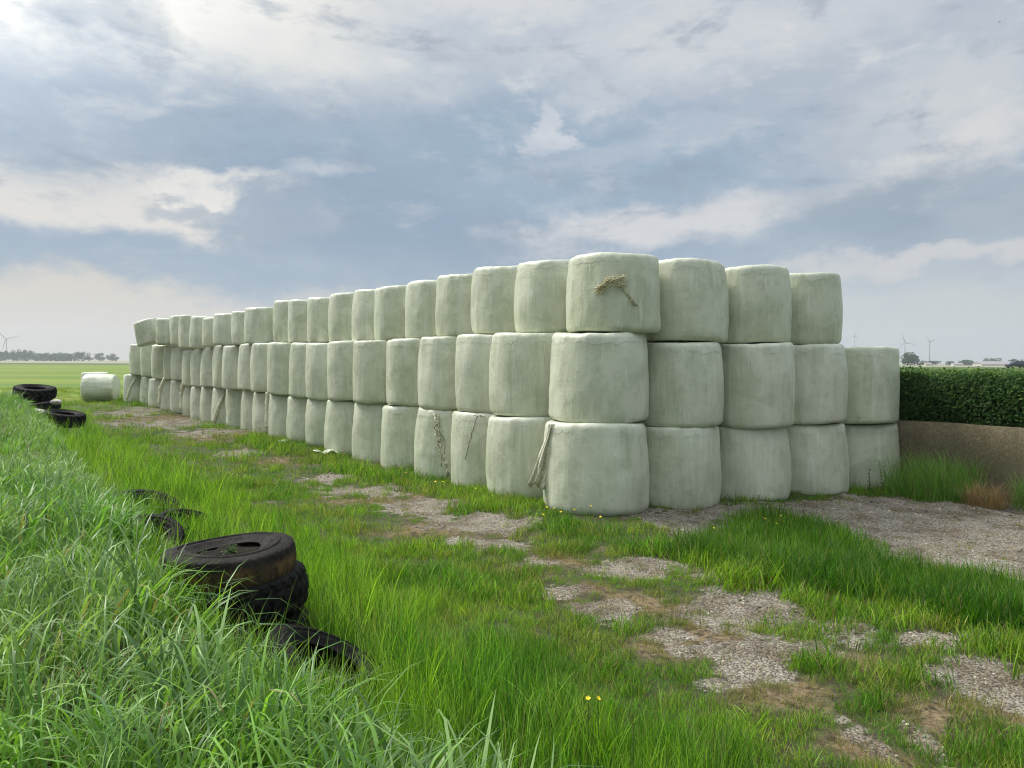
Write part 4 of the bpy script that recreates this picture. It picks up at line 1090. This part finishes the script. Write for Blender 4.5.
# loose stones on the bare ground
M_PEB, k, out = material('limestone')
principled(k, out, k.attr('tint', 'INSTANCER', 'Color'), .9, .2)
stones = []
for q in range(5):
    bm = bmesh.new(); bmesh.ops.create_icosphere(bm, subdivisions=2, radius=.5)
    rs = np.random.default_rng(800 + q)
    ax = rs.uniform(.6, 1.1, 3)
    for v in bm.verts:
        n_ = float(fbm(np.array(v.co.x * 2.2 + q * 7), np.array(v.co.y * 2.2 + v.co.z * 1.7), 3)) - .5
        v.co = Vector((v.co.x * ax[0], v.co.y * ax[1], v.co.z * ax[2] * .65)) * (1 + .8 * n_)
    me = bpy.data.meshes.new('stone'); bm.to_mesh(me); bm.free(); me.materials.append(M_PEB); stones.append(bpy.data.objects.new('stone', me))
out_ = []
for d0, d1, dens, s0, s1, sd in ((2.8, 6, 1300, .004, .022, 1), (6, 11, 700, .006, .028, 2), (11, 17, 160, .012, .05, 3), (17, 34, 26, .02, .07, 4)):
    x, y = sample(d0, d1, dens, 410 + sd, R(52)); t, s = ts(x, y); grav, dry, wd = masks(x, y); rr = np.random.default_rng(sd).random(len(x))
    ok = (s > 2.7) & off_things(x, y, .05) & (rr < grav * .55 + .05 * dry) & (grav > .25); x, y = x[ok], y[ok]; n = len(x); rs = np.random.default_rng(sd)
    sz = s0 + (s1 - s0) * rs.random(n) ** 3.2
    out_.append((np.stack([x, y, ground_z(x, y) + sz * .05], 1), rs.uniform(-.3, .3, (n, 3)) + np.array([0, 0, 1]) * rs.uniform(0, 6, (n, 1)), np.stack([sz, sz * rs.uniform(.7, 1.3, n), sz], 1), np.array([.52, .475, .395]) * (.14 + .86 * rs.random((n, 1)) ** 1.6) * (1 + .06 * rs.normal(size=(n, 3))), rs.integers(0, 5, n)))
scatter('gravel_stones', *cat_all(out_), stones, 'loose pale stones on the bare patches')

# leafy weeds: nettle-like stems round the tyres, one in the top tyre, one by the last bale
M_WEED = leaf_mat('weed_leaves', .55, .35, .25)
def weed(x, y, z, h, nst, lf, label, seed, dark=False, name='weed'):
    rng = np.random.default_rng(seed); parts = []; P = []; Nn = []; S = []
    for q in range(nst):
        a = rng.random() * 6.28; l = .35 * h * rng.random(); hh = h * rng.uniform(.6, 1.1)
        b0 = Vector((rng.normal() * h * .12, rng.normal() * h * .12, -.03)); e0 = b0 + Vector((math.cos(a) * l, math.sin(a) * l, hh))
        parts.append(tube([b0, b0.lerp(e0, .5) + Vector((0, 0, .03)), e0], [.004, .003, .0015], 5))
        for i in range(9):
            f = .15 + .85 * i / 8; c = b0.lerp(e0, f)
            for sg in (0, PI):
                aa = i * 1.57 + sg + rng.normal() * .3; L_ = lf * (1.15 - .6 * f) * rng.uniform(.7, 1.2)
                P.append((c.x + math.cos(aa) * L_ * .55, c.y + math.sin(aa) * L_ * .55, c.z - L_ * .1)); Nn.append((math.cos(aa) * .5 + rng.normal() * .25, math.sin(aa) * .5 + rng.normal() * .25, .9)); S.append(L_)
    P = np.array(P); Nn = np.array(Nn); Nn /= np.linalg.norm(Nn, axis=1)[:, None]; S = np.array(S); n = len(P)
    r = empty(name, (x, y, z))
    lm = leaves_mesh('leaves', P, Nn, S, M_DEAD if dark else M_WEED, rng.random(n), rng.random(n) * 1.0, .6); link(bpy.data.objects.new('leaves', lm), r)
    V, Fc = merge(parts); mesh_obj('stem', V, Fc, M_DEADST if dark else M_STEM, r)
    return tag(r, label, 'weed')
M_DEAD = plain('dead_leaves', (.03, .035, .02), .9, .1); M_DEADST = plain('dead_stem', (.03, .03, .018), .9, .1); M_STEM = plain('weed_stem', (.06, .11, .03), .7, .2)
weed(SX + .02, SY - .02, .57, .11, 8, .05, 'small feathery green weed growing inside the top tyre', 1)
x, y = on_ground(884, 492, -.14); weed(x, y, gz(x, y), .55, 4, .045, 'thin dark weed standing before the last bottom bale', 2, True)
for i, (px, py, d, h, lb) in enumerate([(160, 541, 6.6, .30, 'leafy green weed among the tyres right behind the tyre pile'), (128, 535, 6.9, .28, 'leafy weed on the bank side of the small tilted tyre'),
        (190, 548, 6.2, .30, 'leafy weed touching the far side of the tyre pile'), (150, 498, 8.2, .30, 'leafy weed below the upper sunken tyre'),
        (172, 515, 7.4, .32, 'leafy weed between the nearly buried tyre and nettle tyre'), (30, 410, 19.2, .35, 'leafy weed in front of the far tyre heap'), (48, 407, 19.4, .35, 'leafy weed in the gap of the far tyre heap')]):
    x, y, z = at(px, py, d); weed(x, y, gz(x, y) - .02, h, 6, .085, lb, 20 + i)

# buttercups
M_PETAL = plain('yellow_petals', (.80, .60, .01), .5, .3, var=.1); 
def flower_proto():
    bm = bmesh.new(); 
    c = bm.verts.new((0, 0, 0)); ring = []
    for q in range(20):
        a = q / 20 * 2 * PI; rr = .5 + .5 * abs(math.sin(2.5 * a)); ring.append(bm.verts.new((rr * math.cos(a), rr * math.sin(a), .45 * rr)))
    for q in range(20): bm.faces.new((c, ring[q], ring[(q + 1) % 20]))
    me = bpy.data.meshes.new('flower_head'); bm.to_mesh(me); bm.free(); me.materials.append(M_PETAL); return me
FM = flower_proto()
V, Fc = tube([(0, 0, -.2), (.01, 0, .4), (0, 0, 1)], [.010, .008, .006], 5); SM = bpy.data.meshes.new('stem'); SM.from_pydata([tuple(v) for v in V], [], Fc); SM.materials.append(M_STEM)
def buttercup(x, y, h, s, label, group):
    r = empty('buttercup', (x, y, gz(x, y))); st = link(bpy.data.objects.new('stem', SM), r); st.scale = (.3, .3, h)
    hd_ = link(bpy.data.objects.new('flower_head', FM), r); hd_.location = (0, 0, h); hd_.scale = (s, s, s); hd_.rotation_euler = (random.uniform(.1, .8), random.uniform(-.4, .4), random.random() * 6)
    return tag(r, label, 'flower', group)
for px, py, lb in ((588, 741, 'one of two yellow buttercups side by side in the near tall grass, nearer the bank'), (598, 741, 'one of two yellow buttercups side by side in near tall grass, nearer the track'), (633, 768, 'single yellow buttercup in the near grass lower than the pair')):
    x, y = on_ground(px, py - 28, .30); buttercup(x, y, .37, .013, lb, 'buttercups in the near grass')
rng = np.random.default_rng(9)
SPOTS = [(548, 521), (553, 523), (560, 522), (566, 525), (574, 524), (580, 523), (544, 524), (590, 524), (545, 518), (602, 526), (556, 526), (530, 517), (640, 528), (436, 489), (443, 492), (458, 495), (467, 497), (425, 484), (478, 500), (494, 506), (405, 478), (330, 456), (345, 459), (312, 452), (298, 447), (382, 470)]
for px, py in SPOTS:
    x, y = on_ground(px + rng.normal() * 2, py + rng.normal() * 1.2, -.03); buttercup(x, y, rng.uniform(.10, .18), .017, 'tiny yellow buttercup in the turf along the foot of the bales', 'buttercups by the bales')
for px, py in ((752, 537), (765, 531), (776, 538), (742, 545), (714, 545), (781, 528)):
    x, y = on_ground(px, py, -.03); buttercup(x, y, rng.uniform(.14, .2), .015, 'tiny yellow buttercup in the dark green grass wedge', 'buttercups in the grass wedge')

# ------------------------------------------------------------------ sky, sun, air, camera
SUN_AZ, SUN_EL = -62.0, 47.0                                        # compass angle from +Y towards +X, height
W = bpy.data.worlds.new('World'); SC.world = W; W.use_nodes = True
t = W.node_tree; t.nodes.clear(); k = N(t)
gen = k.new('ShaderNodeTexCoord').outputs['Generated']
dirv = k.vec('NORMALIZE', gen)
dx, dy, dz = k.sep(dirv)
DEG = 180 / PI
az0 = k.math('MULTIPLY', k.math('ARCTAN2', dx, dy), DEG); el0 = k.math('MULTIPLY', k.math('ARCSINE', dz), DEG)
w1 = k.noise(k.vec('MULTIPLY', dirv, (1, 1, 2.2)), 3.2, 5, .55, color=True); w2 = k.noise(k.vec('MULTIPLY', dirv, (1, 1, 1.6)), 11, 6, .62, color=True)
w1x, w1y, _ = k.sep(w1); w2x, w2y, w2z = k.sep(w2)
ctr = lambda s_, a: k.math('MULTIPLY', k.math('SUBTRACT', s_, .5), a)
az = k.math('ADD', az0, k.math('ADD', ctr(w1x, 12.0), ctr(w2x, 9.0))); el = k.math('ADD', el0, k.math('ADD', ctr(w1y, 5.0), ctr(w2y, 5.0)))
f1 = k.noise(k.vec('MULTIPLY', dirv, (1, 1, 2.6)), 4.5, 8, .6); f2 = k.noise(k.vec('MULTIPLY', dirv, (1, 1, 2.0)), 16, 7, .62)
f3 = k.noise(k.vec('MULTIPLY', dirv, (1, 1, 1.7)), 44, 6, .65)
fine = k.math('ADD', k.math('MULTIPLY', k.math('SUBTRACT', f1, .5), 1.3), k.math('ADD', k.math('MULTIPLY', k.math('SUBTRACT', f2, .5), 1.3), k.math('MULTIPLY', k.math('SUBTRACT', f3, .5), .7)))
c_low = k.mix(k.smooth(az, -26, 12), lin(208, 202, 193), lin(197, 204, 207))
c_mid = k.mix(k.smooth(az, -20, 30), lin(140, 162, 186), lin(160, 177, 195))
c_hi = k.mix(k.smooth(az, -30, 20), lin(214, 216, 217), lin(182, 193, 206))
c = k.mix(k.smooth(el, 3.5, 7.5), c_low, c_mid); c = k.mix(k.smooth(el, 15, 23), c, c_hi)
def pz_(px, py):
    u, v = ray(px, py); return math.degrees(math.atan2(u, 1)), math.degrees(math.atan2(v, math.hypot(u, 1)))
def blob(c, px, py, rx, ry, col, amt=1.0, rot=0.0, soft=.55, nz=.55):
    a0, e0 = pz_(px, py); sx, sy = rx / 13.0, ry / 13.0
    A = k.math('SUBTRACT', az, a0); B = k.math('SUBTRACT', el, e0); cr, sr = math.cos(R(rot)), math.sin(R(rot))
    U = k.math('DIVIDE', k.math('ADD', k.math('MULTIPLY', A, cr), k.math('MULTIPLY', B, sr)), sx); V_ = k.math('DIVIDE', k.math('SUBTRACT', k.math('MULTIPLY', B, cr), k.math('MULTIPLY', A, sr)), sy)
    d_ = k.math('SQRT', k.math('ADD', k.math('MULTIPLY', U, U), k.math('MULTIPLY', V_, V_)))
    q = k.math('ADD', k.math('SUBTRACT', 1, d_), k.math('MULTIPLY', fine, nz))
    return k.mix(k.smooth(q, -soft * .8, soft * 1.25, 0, amt), c, lin(*col))
BL = [  # (x, y, rx, ry in photo pixels), colour, amount, tilt, softness, raggedness
    (40, 10, 330, 85, (250,248,242), 1.0, 0, .5), (330, 50, 190, 40, (234, 233, 228), .65, -4, .6), (105, 28, 55, 22, (182, 190, 198), .8, 0, .5),
    (520, 50, 130, 45, (184, 194, 207), .75, 0, .6), (645, 60, 120, 45, (214, 217, 220), .75, 12, .6), (760, 100, 160, 36, (186, 194, 205), .65, 10, .6), (960, 100, 120, 40, (220, 220, 220), .75, 14, .8),
    (480, 5, 120, 20, (225, 225, 226), .7, 0, .6), (820, 15, 200, 28, (216, 217, 220), .6, 4, .7),
    (300, 130, 420, 50, (146,168,191), .85, 0, .7), (330, 220, 330, 62, (138,161,184), .85, 0, .5), (450, 240, 210, 42, (132,155,181), .85, 0, .6), (600, 175, 150, 60, (150,173,195), .8, 0, .6),
    (95, 208, 180, 34, (229, 224, 217), .95, 0, .35), (215, 190, 60, 18, (240, 235, 227), .95, 8, .3), (150, 262, 280, 24, (144,166,188), .85, -2, .5),
    (185, 212, 42, 9, (160, 172, 186), .8, 0, .45), (262, 218, 52, 40, (147, 165, 185), .95, 0, .3), (20, 150, 120, 30, (174, 187, 200), .5, 0, .6),
    (325, 167, 40, 10, (196, 204, 213), .75, 8, .5), (553, 130, 13, 17, (204, 209, 218), .8, 20, .4, .35), (600, 100, 40, 15, (202, 208, 215), .7, 20, .5), (660, 140, 120, 14, (184, 194, 206), .6, 8, .5),
    (690, 226, 160, 18, (220, 218, 219), .85, 7, .6), (940, 160, 120, 24, (222, 221, 220), .85, 16, .4), (910, 212, 130, 38, (148, 165, 182), .95, 4, .4), (1010, 215, 60, 42, (172, 184, 196), .7, 0, .5),
    (950, 262, 120, 10, (218, 214, 212), .7, 4, .5), (60, 312, 300, 26, (211, 204, 194), .7, 0, .6)]
for b_ in BL: c = blob(c, *b_)
# everywhere a little mottled; overhead, out of the picture, the cloud deck is bright as overcast skies are
og = k.vec('ADD', k.vec('MULTIPLY', dirv, (1, 1, 2.8)), (3.7, 1.9, 5.1))
g1 = k.noise(og, 5.5, 7, .62, .6); g2 = k.noise(og, 15, 7, .64, .3)
mot = k.math('ADD', k.math('MULTIPLY', k.math('SUBTRACT', g1, .5), 1.6), k.math('MULTIPLY', k.math('SUBTRACT', g2, .5), 1.2))
up = k.smooth(el0, 4, 11)
c = k.mix(k.math('MULTIPLY', k.math('MULTIPLY', up, k.math('ADD', .42, k.math('MULTIPLY', .58, k.smooth(el0, 14, 19)))), k.smooth(mot, .03, .52, 0, .68)), c, lin(230, 230, 229))
c = k.mix(k.math('MULTIPLY', up, k.smooth(mot, -.02, -.48, 0, .70)), c, lin(138, 155, 175))
c = k.mix(k.smooth(fine, .10, .55, 0, .25), c, lin(232, 231, 229))
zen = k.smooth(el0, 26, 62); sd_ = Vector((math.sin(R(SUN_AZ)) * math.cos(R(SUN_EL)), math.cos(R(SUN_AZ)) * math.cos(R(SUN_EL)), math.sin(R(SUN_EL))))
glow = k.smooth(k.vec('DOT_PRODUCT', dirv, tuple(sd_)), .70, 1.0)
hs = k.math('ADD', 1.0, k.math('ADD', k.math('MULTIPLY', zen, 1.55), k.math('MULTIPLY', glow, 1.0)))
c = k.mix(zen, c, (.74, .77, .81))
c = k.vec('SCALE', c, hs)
sky = k.new('ShaderNodeTexSky', sky_type='NISHITA'); sky.sun_disc = False; sky.sun_elevation = R(SUN_EL); sky.sun_rotation = R(SUN_AZ); sky.dust_density = 2.0
b1 = k.new('ShaderNodeBackground'); k.put(b1.inputs[0], sky.outputs[0]); b1.inputs[1].default_value = .10
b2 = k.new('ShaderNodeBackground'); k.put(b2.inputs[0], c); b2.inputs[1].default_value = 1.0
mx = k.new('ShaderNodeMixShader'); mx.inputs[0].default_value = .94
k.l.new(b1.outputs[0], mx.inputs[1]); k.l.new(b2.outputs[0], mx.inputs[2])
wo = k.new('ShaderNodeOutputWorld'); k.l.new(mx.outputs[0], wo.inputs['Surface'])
W.cycles.sampling_method = 'MANUAL'; W.cycles.sample_map_resolution = 512

sl = bpy.data.lights.new('sun', 'SUN'); sl.energy = 4.3; sl.angle = R(18); sl.color = (1.0, .95, .86)
so = link(bpy.data.objects.new('sun', sl)); so.rotation_euler = (-sd_).to_track_quat('-Z', 'Y').to_euler(); so.location = (-20, 10, 40)

m, k, out = material('air')
vol = k.new('ShaderNodeVolumePrincipled'); vol.inputs['Color'].default_value = (.82, .875, .92, 1); vol.inputs['Density'].default_value = .00026; vol.inputs['Anisotropy'].default_value = .2
k.l.new(vol.outputs[0], out.inputs['Volume'])
bm = bmesh.new(); add_box(bm, (0, 1350, 56), (6400, 3000, 120))
hz_o = bm_obj('haze', bm, m); tag(hz_o, kind='stuff')

cam = bpy.data.cameras.new('camera'); cam.sensor_width = 36; cam.lens = 36 * FOC / 1024; cam.shift_y = -22 / 1024; cam.clip_start = .05; cam.clip_end = 20000
co = link(bpy.data.objects.new('camera', cam)); co.location = (0, 0, EYE); co.rotation_euler = (Matrix.Rotation(R(90), 3, 'X') @ Matrix.Rotation(ROLL, 3, 'Z')).to_euler(); SC.camera = co
SC.render.resolution_x = 1024; SC.render.resolution_y = 768
SC.view_settings.view_transform = 'Standard'; SC.view_settings.look = 'None'; SC.view_settings.exposure = 0.0; SC.view_settings.gamma = 1
cy_ = SC.cycles; cy_.filter_width = 1.1; cy_.use_denoising = True; cy_.max_bounces = 6; cy_.diffuse_bounces = 3; cy_.glossy_bounces = 2; cy_.transmission_bounces = 4; cy_.volume_bounces = 0; cy_.transparent_max_bounces = 4
try: cy_.denoiser = 'OPENIMAGEDENOISE'; cy_.denoising_input_passes = 'RGB_ALBEDO_NORMAL'
except Exception: pass
